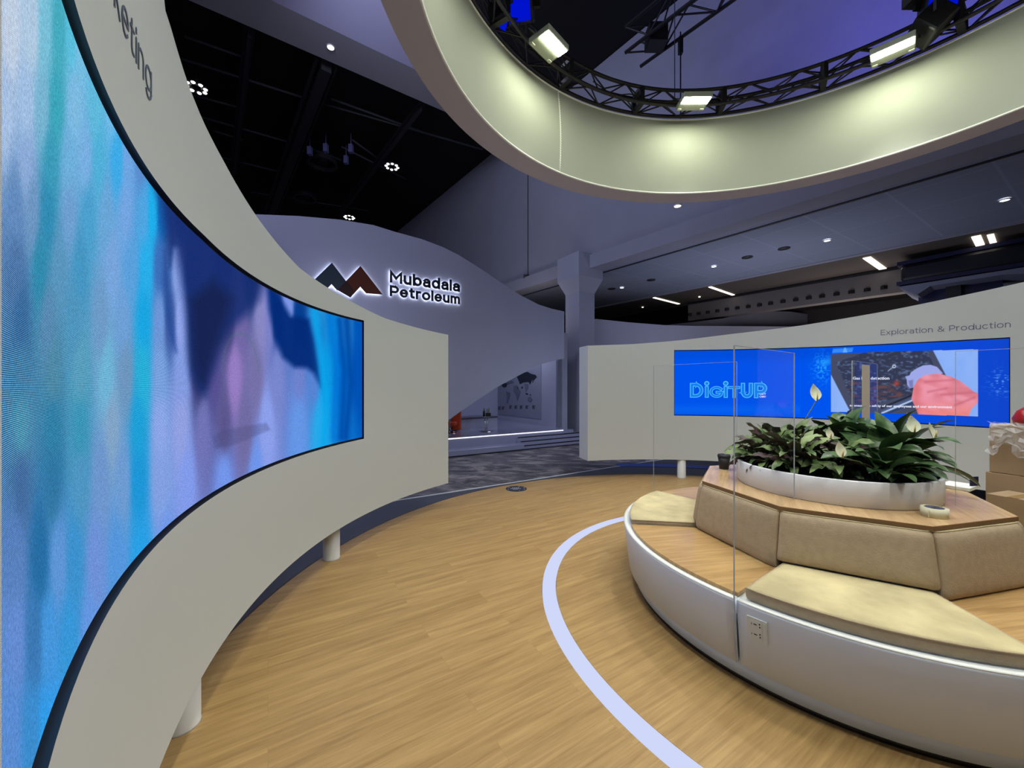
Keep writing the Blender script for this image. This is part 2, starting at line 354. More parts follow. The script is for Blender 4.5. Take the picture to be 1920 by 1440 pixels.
def ribbon(mb, pts_, w_, z0, z1, fn):
    """flat stroke of width w_ along a 2D line, z0..z1 thick, placed by fn"""
    P = [Vector((x, y)) for x, y in pts_]; out = []
    cl = (P[0]-P[-1]).length < 1e-4
    if cl: P = P[:-1]
    n = len(P)
    for i, p in enumerate(P):
        a_ = P[i-1] if (i > 0 or cl) else None; b_ = P[(i+1) % n] if (i < n-1 or cl) else None
        t1 = (p-a_).normalized() if a_ is not None else (b_-p).normalized(); t2 = (b_-p).normalized() if b_ is not None else t1
        t = (t1+t2); t = t.normalized() if t.length > 1e-6 else t1; nn = Vector((-t.y, t.x)); k = 1/max(.45, nn.dot(Vector((-t1.y, t1.x))))
        e = Vector((0, 0))
        out.append((p+nn*w_/2*k, p-nn*w_/2*k))
    vs_ = []
    for l_, r_ in out: vs_ += [fn(l_.x, l_.y, z0), fn(r_.x, r_.y, z0), fn(r_.x, r_.y, z1), fn(l_.x, l_.y, z1)]
    fs_ = []
    for i in range(n if cl else n-1):
        j = (i+1) % n
        for k in range(4): fs_.append((i*4+k, i*4+(k+1) % 4, j*4+(k+1) % 4, j*4+k))
    if not cl: fs_ += [(0, 1, 2, 3)[::-1], tuple(4*(n-1)+k for k in range(4))]
    mb.add(vs_, fs_)
def stroke_text(s, width, cap, sw, fn, z0, z1, gap=.24, name='letter', material=None, parent=None):
    """one object per letter; fn(x, y, depth) in metres; sw stroke width in cap heights"""
    tot = sum(GL[c_][0] for c_ in s)+gap*(len(s)-1)+sw; kx = width/tot; x = sw/2; res = []
    for c_ in s:
        wd, lines = GL[c_]; mb = MB()
        for ln_ in lines:
            q_ = [((x+u)*kx, v) for u, v in ln_]
            # shrink vertically so that the stroke stays inside the letter height
            q_ = [(u, (sw/2+v*(1-sw) if v >= 0 else sw/2+v)*cap) for u, v in q_]
            if len(ln_) == 2 or ln_[0] != ln_[-1]:
                a_, b_ = Vector(q_[0]), Vector(q_[1]); d_ = (a_-b_).normalized()*sw*cap*.5; q_[0] = tuple(a_+d_)
                a_, b_ = Vector(q_[-1]), Vector(q_[-2]); d_ = (a_-b_).normalized()*sw*cap*.5; q_[-1] = tuple(a_+d_)
            ribbon(mb, q_, sw*cap, z0, z1, fn)
        if mb.v: res.append(mb.build(name, material, parent))
        x += wd+gap
    return res
def put_text(name, s, fn, size, material, width=None, height=None, **k):
    vs, fs = text_geo(s, size, **k)
    x0 = min(v[0] for v in vs); x1 = max(v[0] for v in vs); sx = (width/(x1-x0)) if width else 1
    y1 = max(v[1] for v in vs); sy = (height/y1) if height else 1
    mb = MB().add([fn((v[0]-x0)*sx, v[1]*sy, v[2]) for v in vs], fs)
    return mb

# ------------------------------------------------------------------ curved walls
def interp(xs, ys):
    return lambda x: float(np.interp(x, xs, ys))
def make_wall(name, c, R, thick, th0, th1, zb, ztop, hole, n, label):
    """th0 -> th1 in degrees; hole = (ta, tb, zlo, zhi(th)) ; the front is the side facing the centre"""
    ths = sorted(set([th0+(th1-th0)*i/n for i in range(n+1)]+[hole[0], hole[1]]), reverse=th0 > th1)
    root = empty(name, pol(c, R+thick/2, th0, 0), label, 'curved wall')
    mb = MB(); rv = MB(); lo, hi = min(hole[0], hole[1]), max(hole[0], hole[1])
    def q(a, b, z0a, z1a, z0b, z1b, r):
        mb.add([pol(c, r, a, z0a), pol(c, r, b, z0b), pol(c, r, b, z1b), pol(c, r, a, z1a)], [(0, 1, 2, 3)], False)
    for a, b in zip(ths, ths[1:]):
        m = (a+b)/2
        if lo < m < hi:
            q(a, b, zb, hole[2], zb, hole[2], R); q(a, b, hole[3](a), ztop(a), hole[3](b), ztop(b), R)
            rv.add([pol(c, R, a, hole[2]), pol(c, R, b, hole[2]), pol(c, R+.03, b, hole[2]), pol(c, R+.03, a, hole[2])], [(0, 1, 2, 3)])
            rv.add([pol(c, R, a, hole[3](a)), pol(c, R, b, hole[3](b)), pol(c, R+.03, b, hole[3](b)), pol(c, R+.03, a, hole[3](a))], [(0, 1, 2, 3)])
        else: q(a, b, zb, ztop(a), zb, ztop(b), R)
        q(a, b, zb, ztop(a), zb, ztop(b), R+thick)
        mb.add([pol(c, R, a, ztop(a)), pol(c, R, b, ztop(b)), pol(c, R+thick, b, ztop(b)), pol(c, R+thick, a, ztop(a))], [(0, 1, 2, 3)])
        mb.add([pol(c, R, a, zb), pol(c, R, b, zb), pol(c, R+thick, b, zb), pol(c, R+thick, a, zb)], [(0, 1, 2, 3)])
    for t in (th0, th1):
        mb.add([pol(c, R, t, zb), pol(c, R+thick, t, zb), pol(c, R+thick, t, ztop(t)), pol(c, R, t, ztop(t))], [(0, 1, 2, 3)])
    for t in (hole[0], hole[1]):
        rv.add([pol(c, R, t, hole[2]), pol(c, R+.03, t, hole[2]), pol(c, R+.03, t, hole[3](t)), pol(c, R, t, hole[3](t))], [(0, 1, 2, 3)])
    bm_ob = mb.build('panel', M['wall'], root)
    rv.build('screen_reveal', M['bezel'], root)
    return root
def screen_mesh(c, R, ta, tb, zlo, zhi, nx, nz):
    T = np.linspace(ta, tb, nx+1); tt = np.linspace(0, 1, nz+1)
    hi = np.array([zhi(t) for t in T])
    Z = zlo+(hi[:, None]-zlo)*tt[None, :]
    X = c[0]+R*np.cos(np.radians(T))[:, None]+0*Z; Y = c[1]+R*np.sin(np.radians(T))[:, None]+0*Z
    vs = np.stack([X, Y, Z], -1).reshape(-1, 3)
    i, k = np.meshgrid(np.arange(nx), np.arange(nz), indexing='ij'); a = (i*(nz+1)+k).ravel()
    fs = np.stack([a, a+nz+1, a+nz+2, a+1], -1)
    return vs, fs
def colored_obj(name, vs, fs, cols, material, parent, origin):
    me = bpy.data.meshes.new(name); o = np.array(origin)
    me.from_pydata((vs-o).tolist(), [], fs.tolist()); me.update()
    at_ = me.color_attributes.new('picture', 'FLOAT_COLOR', 'POINT')
    c4 = np.ones((len(vs), 4), np.float32); c4[:, :3] = cols; at_.data.foreach_set('color', c4.ravel())
    me.materials.append(material); ob = bpy.data.objects.new(name, me); COL.objects.link(ob); ob.location = origin
    adopt(ob, parent); return ob
def srgb2lin(a):
    a = np.clip(a, 0, 255)/255.; return np.where(a <= .04045, a/12.92, ((a+.055)/1.055)**2.4)
def poly_sd(px, poly):
    """signed distance (inside positive) of points to a polygon"""
    P = np.array(poly, float); x, y = px[:, 0], px[:, 1]; ins = np.zeros(len(px), bool); d = np.full(len(px), 1e9)
    for (x0, y0), (x1, y1) in zip(P, np.roll(P, -1, 0)):
        c_ = ((y0 > y) != (y1 > y)) & (x < (x1-x0)*(y-y0)/((y1-y0) if y1 != y0 else 1e-9)+x0); ins ^= c_
        ex, ey = x1-x0, y1-y0; L = ex*ex+ey*ey+1e-9; t = np.clip(((x-x0)*ex+(y-y0)*ey)/L, 0, 1)
        d = np.minimum(d, np.hypot(x-x0-t*ex, y-y0-t*ey))
    return np.where(ins, d, -d)
def blend(cols, m, c): 
    m = np.clip(m, 0, 1)[:, None]; return cols*(1-m)+np.array(c, float)*m
rngn = np.random.RandomState(3)
def vnoise(x, y, seed=0):     # smooth value noise
    g = np.random.RandomState(seed).rand(64, 64); xi = np.floor(x).astype(int); yi = np.floor(y).astype(int)
    fx = x-xi; fy = y-yi; fx = fx*fx*(3-2*fx); fy = fy*fy*(3-2*fy)
    a = g[xi % 64, yi % 64]; b = g[(xi+1) % 64, yi % 64]; c_ = g[xi % 64, (yi+1) % 64]; d = g[(xi+1) % 64, (yi+1) % 64]
    return (a*(1-fx)+b*fx)*(1-fy)+(c_*(1-fx)+d*fx)*fy

# --- the wall with the big screen
def thL(u): return hit_circle(u, CL, RL)[0]
def zL(u, v): return H-(v-V0)/F_PX*hit_circle(u, CL, RL)[1]
wt = [(841, 628), (780, 614), (720, 596), (660, 566), (600, 530), (560, 501), (480, 404), (420, 303), (380, 225), (350, 150), (320, 50), (304, 0)]
X = [thL(u) for u, v in wt]; Y = [zL(u, v) for u, v in wt]
X += [200, 228.6]; Y += [2.84, 2.9]
topL = interp(X, Y)
stp = [(684, 604.5), (592, 577), (509, 540), (420, 481), (360, 424), (310, 357), (260, 277), (213, 167), (187, 83), (160, 0)]
X = [thL(u) for u, v in stp]; Y = [zL(u, v) for u, v in stp]; k = np.polyfit(X, Y, 2)
scrtopL = lambda t: float(np.polyval(k, min(t, 200)))
SLO = 1.022; TA, TB = thL(682), thL(5)
ENDL = thL(840.5)
wl = make_wall('curved_wall', CL, RL, .25, ENDL, 228.6, .3, topL, (TA-.05, TB+.1, SLO-.012, lambda t: scrtopL(t)+.012), 90,
               'tall white curved wall holding the big swirling blue screen, raised on posts')
scrL = empty('video_screen', pol(CL, RL+.02, (TA+TB)/2, SLO), 'huge curved video screen of swirling blue and lilac veils', 'screen')
mb = MB()
for a, b in zip(np.linspace(TA-.05, TB+.1, 80), np.linspace(TA-.05, TB+.1, 80)[1:]):
    mb.add([pol(CL, RL+.022, a, SLO-.012), pol(CL, RL+.022, b, SLO-.012), pol(CL, RL+.022, b, scrtopL(b)+.012), pol(CL, RL+.022, a, scrtopL(a)+.012)], [(0, 1, 2, 3)])
mb.build('bezel', M['bezel'], scrL)
vs, fs = screen_mesh(CL, RL+.012, TA+.12, TB, SLO+.004, lambda t: scrtopL(t)-.004, 420, 150)
px = np.stack([960+F_PX*vs[:, 0]/np.maximum(vs[:, 1], .05), V0-F_PX*(vs[:, 2]-H)/np.maximum(vs[:, 1], .05)], -1)
CP = """20 60 190 205 225;60 60 175 200 225;85 60 120 190 215;110 60 70 170 190;135 60 90 190 220;150 60 120 190 225;10 200 165 190 225;50 200 160 190 225;80 200 120 180 210;105 200 60 165 185;140 200 125 185 225;180 200 95 185 220;210 200 110 185 230
50 300 140 170 215;95 300 60 155 185;130 300 110 175 220;160 300 120 175 225;185 300 80 175 215;220 300 60 170 230;240 300 110 165 225;265 300 90 140 205;30 400 100 140 190;60 400 110 150 195;90 400 50 140 180;130 400 110 160 210;165 400 75 160 205;200 400 105 165 215;235 400 115 165 225;270 400 80 165 225;285 400 30 175 235;305 400 20 110 190;340 400 25 60 140;380 400 30 55 130
30 500 80 120 170;75 500 50 140 175;110 500 90 150 190;150 500 70 150 195;210 500 120 165 220;245 500 90 160 220;275 500 40 175 235;300 500 60 110 185;312 500 70 110 180;333 500 140 165 230;360 500 28 55 125;420 500 25 45 110;470 500 20 50 110;40 600 60 110 160;90 600 90 140 180;140 600 80 150 190;190 600 110 155 200;230 600 110 160 215;270 600 25 165 225;300 600 110 150 215;318 600 60 90 160;340 600 145 165 235;370 600 30 50 100;430 600 70 68 125;450 600 112 102 165;490 600 135 135 195;505 600 125 130 200
520 600 25 60 140;560 600 5 60 140;600 600 10 110 190;625 600 10 130 210;650 600 0 85 170;675 600 0 85 180;540 572 125 150 228;600 586 60 160 230;650 600 60 150 230;40 700 70 130 170;100 700 80 140 170;150 700 90 160 190;200 700 110 180 215;235 700 110 150 190;268 700 40 175 215;300 700 120 160 220;340 700 130 155 225;375 700 50 55 110;400 700 85 80 145;440 700 150 125 195;480 700 118 112 168;520 700 120 135 205;560 700 110 130 205;590 700 90 130 210;612 700 10 150 225;640 700 0 105 200;672 700 0 80 180
40 800 80 150 180;100 800 50 130 170;150 800 60 150 185;210 800 130 165 200;260 800 30 160 215;300 800 140 165 230;340 800 145 160 225;380 800 112 116 182;420 800 92 87 142;460 800 112 107 162;500 800 140 160 235;560 800 100 150 230;600 800 40 170 235;650 800 10 110 200;40 900 70 110 160;100 900 50 120 165;150 900 80 150 195;190 900 110 150 205;230 900 110 155 210;260 900 30 150 215;300 900 130 160 225;350 900 130 155 235;420 900 115 150 235;480 900 110 150 235
30 1050 90 130 190;75 1050 40 110 165;110 1050 95 150 215;140 1050 60 145 205;180 1050 110 145 215;220 1050 85 150 220;265 1050 40 160 230;310 1050 110 150 235;30 1200 100 140 210;65 1200 60 120 180;90 1200 70 150 220;130 1200 55 150 215;170 1200 100 150 225;20 1380 90 140 210;60 1380 60 140 205;85 1380 50 155 230;100 1380 55 155 235"""
cp = np.array([[float(t) for t in q.split()] for ln_ in CP.split('\n') for q in ln_.split(';')])
cols = np.zeros((len(vs), 3)); wsum = np.zeros(len(vs))
pxc = np.stack([np.clip(px[:, 0], 0, 700), np.clip(px[:, 1], -20, 1440)], -1)
for u, v, r, g, b in cp:
    d2 = ((pxc[:, 0]-u)/13.)**2+((pxc[:, 1]-v)/70.)**2
    wgt = 1/(d2*d2+.02); cols += wgt[:, None]*np.array([r, g, b]); wsum += wgt
cols /= wsum[:, None]
def sstep(x): x = np.clip(x, 0, 1); return x*x*(3-2*x)
LA = [(270, 285), (330, 300), (440, 400), (520, 520), (496, 532), (486, 562), (462, 592), (436, 615), (415, 650), (402, 690), (385, 742), (368, 728), (357, 700), (352, 650), (346, 570), (338, 520), (328, 470), (318, 500), (308, 440), (300, 380)]
cols = blend(cols, .9*sstep((poly_sd(pxc, LA)+14)/30), (24, 46, 112))
cols = blend(cols, .75*sstep((poly_sd(pxc, [(352, 560), (400, 520), (440, 560), (415, 640), (388, 725), (370, 720), (358, 680)])+14)/36), (22, 32, 72))
LB = [(500, 530), (518, 545), (545, 592), (580, 598), (592, 640), (600, 690), (602, 725), (588, 700), (575, 690), (552, 689), (530, 670), (514, 630), (504, 580)]
cols = blend(cols, .96*sstep((poly_sd(pxc, LB)+8)/16), (3, 42, 118))
cols = blend(cols, .8*sstep((poly_sd(pxc, [(308, 470), (316, 520), (322, 600), (330, 660), (322, 640), (312, 590), (306, 530)])+8)/14), (40, 75, 150))
for pth, wd, c_ in (([(590, 585), (603, 680), (612, 760), (606, 850)], 9, (10, 165, 235)), ([(618, 592), (632, 690), (626, 820)], 7, (5, 120, 215)), ([(650, 600), (658, 720), (648, 820)], 7, (0, 70, 160)), ([(636, 600), (646, 700), (640, 820)], 6, (0, 78, 170))):
    d = np.full(len(px), 1e9)
    for (x0, y0), (x1, y1) in zip(pth, pth[1:]):
        t = np.clip(((pxc[:, 0]-x0)*(x1-x0)+(pxc[:, 1]-y0)*(y1-y0))/((x1-x0)**2+(y1-y0)**2), 0, 1)
        d = np.minimum(d, np.hypot(pxc[:, 0]-x0-t*(x1-x0), pxc[:, 1]-y0-t*(y1-y0)))
    cols = blend(cols, .8*np.exp(-(d/wd)**2), c_)
cols = blend(cols, .32*sstep((poly_sd(pxc, [(398, 818), (420, 806), (440, 802), (500, 792), (508, 806), (470, 822), (430, 838), (402, 842)])+3)/7), (70, 72, 120))
cols = blend(cols, .4*sstep((poly_sd(pxc, [(419, 784), (423, 784), (423, 812), (419, 812)])+1)/2), (80, 78, 135))
d = np.abs(np.hypot((pxc[:, 0]-450)/34, (pxc[:, 1]-700)/76)-1)*40
cols = blend(cols, .25*np.exp(-(d/2)**2)*(pxc[:, 1] < 700), (70, 120, 120))
scol = srgb2lin(cols)
scr = colored_obj('display', vs, fs, scol, attr_emis('led wall picture', 1.0, .00212), scrL, pol(CL, RL+.012, (TA+TB)/2, SLO))

# lettering above the screen, bent along the wall
def on_circle(c, R, th0, z0, sgn, slope=0):
    return lambda x, y, d: pol(c, R-.002-d, th0+sgn*math.degrees(x/R), z0+y+slope*x)
tg0, tg1 = thL(283), thL(203)
# the word reads towards the far end; letters end at column 283
hgt = .088
wid, cap = .53, .092
tstart = tg0+math.degrees(wid/RL)
lt = empty('wall_lettering', pol(CL, RL, tg0, zb1) if False else pol(CL, RL, tg0, zL(277, 168)), 'slate blue lettering on the white wall above the big swirling screen', 'lettering')
stroke_text('Marketing', wid, cap, .075, lambda x, y, d: pol(CL, RL-.001-d, tstart-math.degrees(x/RL), zL(277, 168)+y), 0, .0015, .24, 'letter', M['letter'], lt)
# posts below it
def post(x, y, r, ztop_, label, grp):
    o = tag(MB().lathe((x, y), [(.0, ztop_), (r, ztop_), (r, .006), (r+.004, .0), (0, 0)], 36).build('post', M['post'], None, (x, y, 0)), label, 'post', grp)
for q in o_ if False else []: pass
post(-1.575, 3.42, .068, .3, 'white round post under the big screen wall beside the grey floor', 'white posts under the walls')
post(-1.462, 1.735, .068, .3, 'white round post under the big screen wall, nearest the camera', 'white posts under the walls')
q = pol(C, RR+.07, hit_circle(1280, C, RR)[0]); post(q.x, q.y, .066, .33, 'white round post under the wall with the wide blue screen, behind the bench', 'white posts under the walls')
for a in (62, 40): 
    q = pol(C, RR+.12, a); post(q.x, q.y, .066, .33, 'white round post hidden behind the bench plants', 'hidden posts')

# --- the wall with the wide screen
def thR(u): return hit_circle(u, C, RR)[0]
def zR(u, v): return H-(v-V0)/F_PX*hit_circle(u, C, RR)[1]
wt = [(1103, 648), (1150, 646.5), (1189, 645), (1270, 638.6), (1373, 626), (1500, 610.6), (1652, 585), (1780, 559), (1920, 528.6)]
X = [thR(u) for u, v in wt]; Y = [zR(u, v) for u, v in wt]; o_ = np.argsort(X); X = [0]+[X[i] for i in o_]; Y = [2.75]+[Y[i] for i in o_]
topR = interp(X, Y)
sp_ = [(1265, 657.5), (1400, 655.5), (1558, 650.5), (1720, 643), (1892.5, 634)]
X = [thR(u) for u, v in sp_][::-1]; Y = [zR(u, v) for u, v in sp_][::-1]; scrtopR = interp(X, Y)
RTA, RTB = thR(1264.5), thR(1892.8); RLO = 1.03
wr = make_wall('curved_wall', C, RR, .31, thR(1102), 8, .3, topR, (RTA+.08, RTB-.08, RLO-.01, lambda t: scrtopR(t)+.01), 70,
               'white curved wall holding the wide flat blue screen, behind the bench')
scrR = empty('video_screen', pol(C, RR+.02, (RTA+RTB)/2, RLO), 'wide blue video screen with an outlined logo and a glove picture', 'screen')
mb = MB(); tt = np.linspace(RTA+.08, RTB-.08, 50)
for a, b in zip(tt, tt[1:]):
    mb.add([pol(C, RR+.022, a, RLO-.01), pol(C, RR+.022, b, RLO-.01), pol(C, RR+.022, b, scrtopR(b)+.01), pol(C, RR+.022, a, scrtopR(a)+.01)], [(0, 1, 2, 3)])
mb.build('bezel', M['bezel'], scrR)
vs, fs = screen_mesh(C, RR+.012, RTA-.08, RTB+.08, RLO+.003, lambda t: scrtopR(t)-.003, 620, 190)
px = np.stack([960+F_PX*vs[:, 0]/vs[:, 1], V0-F_PX*(vs[:, 2]-H)/vs[:, 1]], -1); U, V = px[:, 0], px[:, 1]
cols = np.zeros((len(vs), 3)); cols[:] = (0, 84, 238)
cols = blend(cols, (U-1560)/330., (16, 70, 205))
cols = blend(cols, .45*np.exp(-((V-660)/16)**2)*(U < 1560), (0, 70, 200))
cols = blend(cols, .5*np.exp(-((V-(768+(U-1300)*.0))/9)**2)*(U < 1500), (10, 110, 245))
st_ = vnoise(U*.35, V*.5+U*.05, 5)
m_ = np.exp(-(((U-1541)/16)**2+((V-690)/26)**2)); cols = blend(cols, m_*np.clip(st_*2-.7, 0, 1), (40, 170, 255))
cols = blend(cols, np.exp(-(((U-1549)/11)**2+((V-676-(1560-U)*.25)/7)**2))*.8, (40, 160, 255))
m_ = np.exp(-(((U-1876)/22)**2+((V-717)/22)**2)); cols = blend(cols, m_*np.clip(vnoise(U*.2, V*.6, 8)*3-1.8, 0, 1), (110, 180, 255))
cols = blend(cols, .8*sstep((poly_sd(px, [(1562, 654), (1600, 652), (1598, 660), (1560, 662)])+1)/2), (70, 150, 245))
cols = blend(cols, .9*sstep((poly_sd(px, [(1583, 652), (1586, 652), (1589, 661), (1580, 661)])+1)/2), (100, 180, 250))
# the inset photograph
P0 = [(1558.5, 664), (1640, 660), (1834, 655), (1834, 781), (1700, 776), (1558, 772)]
ins = poly_sd(px, P0) > 0
a = np.zeros((len(vs), 3)); a[:] = (128, 172, 245)
a = blend(a, .6*vnoise(U*.05, V*.05, 2)+.2, (150, 182, 250))
a = blend(a, sstep((poly_sd(px, [(1552, 655), (1748, 655), (1810, 775), (1735, 790), (1604, 790), (1552, 690)])+1)/1.5), (70, 76, 100))
inn_ = poly_sd(px, [(1567, 680), (1622, 660), (1740, 656), (1752, 690), (1770, 725), (1660, 752), (1610, 772), (1592, 738)])
tx = vnoise(U*.10+V*.06, V*.22-U*.05, 11); tx2 = vnoise(U*.22, V*.4, 12)
scrn = np.zeros((len(vs), 3)); scrn[:] = (52, 58, 82)
scrn = blend(scrn, np.clip((tx*.6+tx2*.6-.6)*2.2, 0, 1), (92, 110, 150))
scrn = blend(scrn, np.clip((vnoise(U*.07, V*.3, 14)-.5)*2, 0, 1)*(V > 715), (110, 74, 74))
k_ = sstep((inn_+.5)/1)[:, None]; a = a*(1-k_)+scrn*k_
a = blend(a, np.exp(-(((U-1681)/5)**2+((V-719)/5)**2)), (170, 70, 60))
for off, c_ in ((0, (32, 36, 52)), (6, (70, 90, 140)), (10, (190, 215, 250)), (15, (40, 60, 110))):   # tablet edge stripes
    d = np.abs((V-(764+off))+(U-1655)*.42); a = blend(a, np.exp(-(d/1.8)**2)*((U > 1652) & (U < 1712)), c_)
SL = [(1709, 748), (1713, 725), (1722, 711), (1735, 703), (1760, 700), (1785, 707), (1800, 714), (1815, 725), (1826, 735), (1834, 737), (1834, 754), (1822, 766), (1812, 790), (1727, 790), (1717, 765)]
HD = [(1697, 706), (1705, 704), (1708, 698), (1720, 690), (1731, 685), (1745, 684), (1757, 688), (1768, 700), (1760, 704), (1738, 706), (1724, 714), (1714, 726), (1706, 728), (1701, 722), (1700, 712)]
a = blend(a, sstep((poly_sd(px, HD)+.8)/1.6), (158, 168, 232))
a = blend(a, .6*sstep((poly_sd(px, [(1703, 714), (1712, 712), (1712, 726), (1706, 727)])+2)/4), (96, 100, 150))
k_ = sstep((poly_sd(px, SL)+.8)/1.6)
sl = np.zeros((len(vs), 3)); sl[:] = (236, 150, 170)
sl = blend(sl, .7*np.clip(vnoise(U*.045+V*.02, V*.11-U*.035, 21)*2-.7, 0, 1), (214, 118, 132)); sl = blend(sl, .8*sstep((V-745)/35), (238, 134, 128))
sl = blend(sl, .7*np.exp(-((U-1718)/9)**2), (215, 112, 118)); a = a*(1-k_[:, None])+sl*k_[:, None]
for (x0, y0, x1, y1) in ((1735, 716, 1790, 712), (1765, 740, 1830, 735), (1790, 760, 1828, 745), (1740, 735, 1775, 728)):
    t = np.clip(((U-x0)*(x1-x0)+(V-y0)*(y1-y0))/((x1-x0)**2+(y1-y0)**2), 0, 1); d = np.hypot(U-x0-t*(x1-x0), V-y0-t*(y1-y0))
    a = blend(a, .55*np.exp(-(d/2.5)**2)*(k_ > .5), (198, 100, 118))
d = np.abs(np.hypot(U-1676.5, V-687)-2.6); a = blend(a, np.exp(-(d/.8)**2), (220, 230, 250))
t = np.clip(((U-1665)*9.5+(V-696)*-8)/(9.5**2+64), 0, 1); d = np.hypot(U-1665-t*9.5, V-696+t*8); a = blend(a, .8*np.exp(-(d/.7)**2), (200, 210, 240))
k_ = ins[:, None].astype(float); cols = cols*(1-k_)+a*k_
colored_obj('display', vs, fs, srgb2lin(cols), attr_emis('wide screen picture', 1.0), scrR, pol(C, RR+.012, (RTA+RTB)/2, RLO))
def scr_text(nm, s, u0, u1, vb, hpx, material, **k):
    t0, t1 = thR(u0), thR(u1); z0 = zR(u0, vb); z1 = zR(u1, vb+k.pop('dv', 0)); wd = math.radians(t0-t1)*RR
    hz = hpx/F_PX*hit_circle((u0+u1)/2, C, RR)[1]
    R_ = k.pop('R', RR+.012)
    mb = put_text(nm, s, lambda x, y, d: pol(C, R_-.002-d, t0-math.degrees(x/RR), z0+y+(z1-z0)*x/wd), hz*1.37, None, width=wd, height=hz, **k)
    return mb
glow = emis('screen cyan', lin((90, 200, 255)), 1.0); glw = emis('screen white', lin((225, 232, 250)), 1.0)
fill = emis('screen light blue', lin((20, 130, 240)), 1.0)
for s_, u0, u1, cpx in (('D', 1294, 1319, 28), ('I', 1321.5, 1329.5, 28), ('G', 1330.5, 1356.5, 22), ('I', 1357, 1365, 28), ('T', 1365.5, 1388, 22), ('U', 1389.5, 1412, 28), ('P', 1414, 1438, 28)):
    ta_ = thR(u0); wd_ = math.radians(thR(u0)-thR(u1))*RR; cp_ = cpx/F_PX*hit_circle(1366, C, RR)[1]; zb_ = zR(1366, 746)
    for sw_, d0, nm_, mt_ in ((.235, .001, 'logo_outline', glow), (.15, .0025, 'logo_letter', fill)):
        W_ = wd_-(.235-sw_)*cp_; off_ = (wd_-W_)/2
        f_ = lambda x, y, d, ta_=ta_, off_=off_, zb_=zb_: pol(C, RR+.012-d, ta_-math.degrees((x+off_)/RR), zb_+y)
        gl = GL[s_]; mb = MB(); kx_ = (wd_-.235*cp_)/gl[0] if gl[0] else 0
        for ln_ in gl[1]:
            q_ = [(sw_*cp_/2+u*kx_, .1175*cp_+v*(1-.235)*cp_) for u, v in ln_]
            if s_ == 'I': q_ = [(wd_/2-off_, y) for x, y in q_]
            e_ = .5*sw_*cp_
            if ln_[0] != ln_[-1]:
                a_, b_ = Vector(q_[0]), Vector(q_[1]); q_[0] = tuple(a_+(a_-b_).normalized()*e_); a_, b_ = Vector(q_[-1]), Vector(q_[-2]); q_[-1] = tuple(a_+(a_-b_).normalized()*e_)
            ribbon(mb, q_, sw_*cp_, d0, d0+.001, f_)
        if s_ == 'I':
            mb.add([f_(wd_/2-off_+math.cos(a_*PI/8)*sw_*cp_*.68, .97*cp_+math.sin(a_*PI/8)*sw_*cp_*.68, d0+.001) for a_ in range(16)], [tuple(range(16))])
        mb.build(nm_, mt_, scrR)
scr_text('c', 'OMV', 1424, 1436.5, 745.5, 3.4, None, bold=.0006).build('logo_caption', glw, scrR)
scr_text('c', 'GET', 1424, 1436.5, 740.5, 3.4, None, bold=.0006).build('logo_caption', glw, scrR)
scr_text('c', 'Gas leak detection', 1599, 1667.5, 711.5, 5.2, None, bold=.0014).build('caption', glw, scrR)
scr_text('c', 'to ensure the safety of our employees and our environment', 1593, 1785, 762, 4.3, None, bold=.0012, dv=3.5).build('caption', glw, scrR)
t0_, t1_ = thR(1651.5), thR(1895); w_e = math.radians(t0_-t1_)*RR; z0_, z1_ = zR(1651.5, 628.5), zR(1895, 613.5)
lt = empty('wall_lettering', pol(C, RR, t0_, z0_), 'slate blue lettering on the white wall above the wide blue screen', 'lettering')
stroke_text('Exploration & Production', w_e, 13/F_PX*3.9, .095, lambda x, y, d: pol(C, RR-.001-d, t0_-math.degrees(x/RR), z0_+(z1_-z0_)*x/w_e+y), 0, .0015, .25, 'letter', M['letter'], lt)

# ------------------------------------------------------------------ hanging fabric ring
RCb, RCt = Vector((2.16, 2.42, 4.05)), Vector((2.20, 2.345, 5.04))
ring = empty('hanging_ring', RCb, 'huge round white fabric ring hanging over the bench, lit inside', 'hanging ring')
def ringp(z, r, a):
    k = (z-4.05)/.99; c_ = RCb.lerp(RCt, k); return Vector((c_.x+r*math.cos(a), c_.y+r*math.sin(a), z))
N = 180
def ring_strip(prof, nm, material, bulge=None):
    mb = MB(); P = len(prof)
    vs = [ringp(z, r, 2*PI*i/N) for i in range(N) for r, z in prof]
    fs = [(i*P+k, ((i+1) % N)*P+k, ((i+1) % N)*P+k+1, i*P+k+1) for i in range(N) for k in range(P-1)]
    mb.add(vs, fs, True); return mb.build(nm, material, ring, RCb)
prof = [(2.775+.105*((z-4.05)/.99)-.03*math.sin(PI*(z-4.05)/.99), z) for z in np.linspace(4.05, 5.04, 14)]
ring_strip(prof, 'inner_fabric', M['fabric'])
ring_strip([(2.775, 4.045), (3.03, 4.045)], 'underside', M['soffit'])
ring_strip([(3.03, 4.045), (3.06, 5.04), (2.88, 5.04)], 'outer_fabric', M['soffit'])
MB().tube([ringp(4.052, 2.768, 2*PI*i/160) for i in range(160)], .011, 6, closed=True).build('edge_bead', M['bead'], ring, RCb)
MB().tube([ringp(5.045, 2.878, 2*PI*i/160) for i in range(160)], .01, 6, closed=True).build('edge_bead', M['bead'], ring, RCb)
# stitched seam
aS, _t = math.radians(hit_circle(1050.5, (RCt.x-.0, RCt.y+.03), 2.83)[0]), 0
mb = MB().tube([ringp(z, r-.004, aS) for r, z in prof], .006, 6)
for i in range(34):
    z = 4.08+i*.0285; r = np.interp(z, [q_[1] for q_ in prof], [q_[0] for q_ in prof])
    mb.tube([ringp(z, r-.006, aS-.004), ringp(z+.006, r-.006, aS+.004)], .004, 5)
mb.build('seam', M['bead'], ring, RCb)

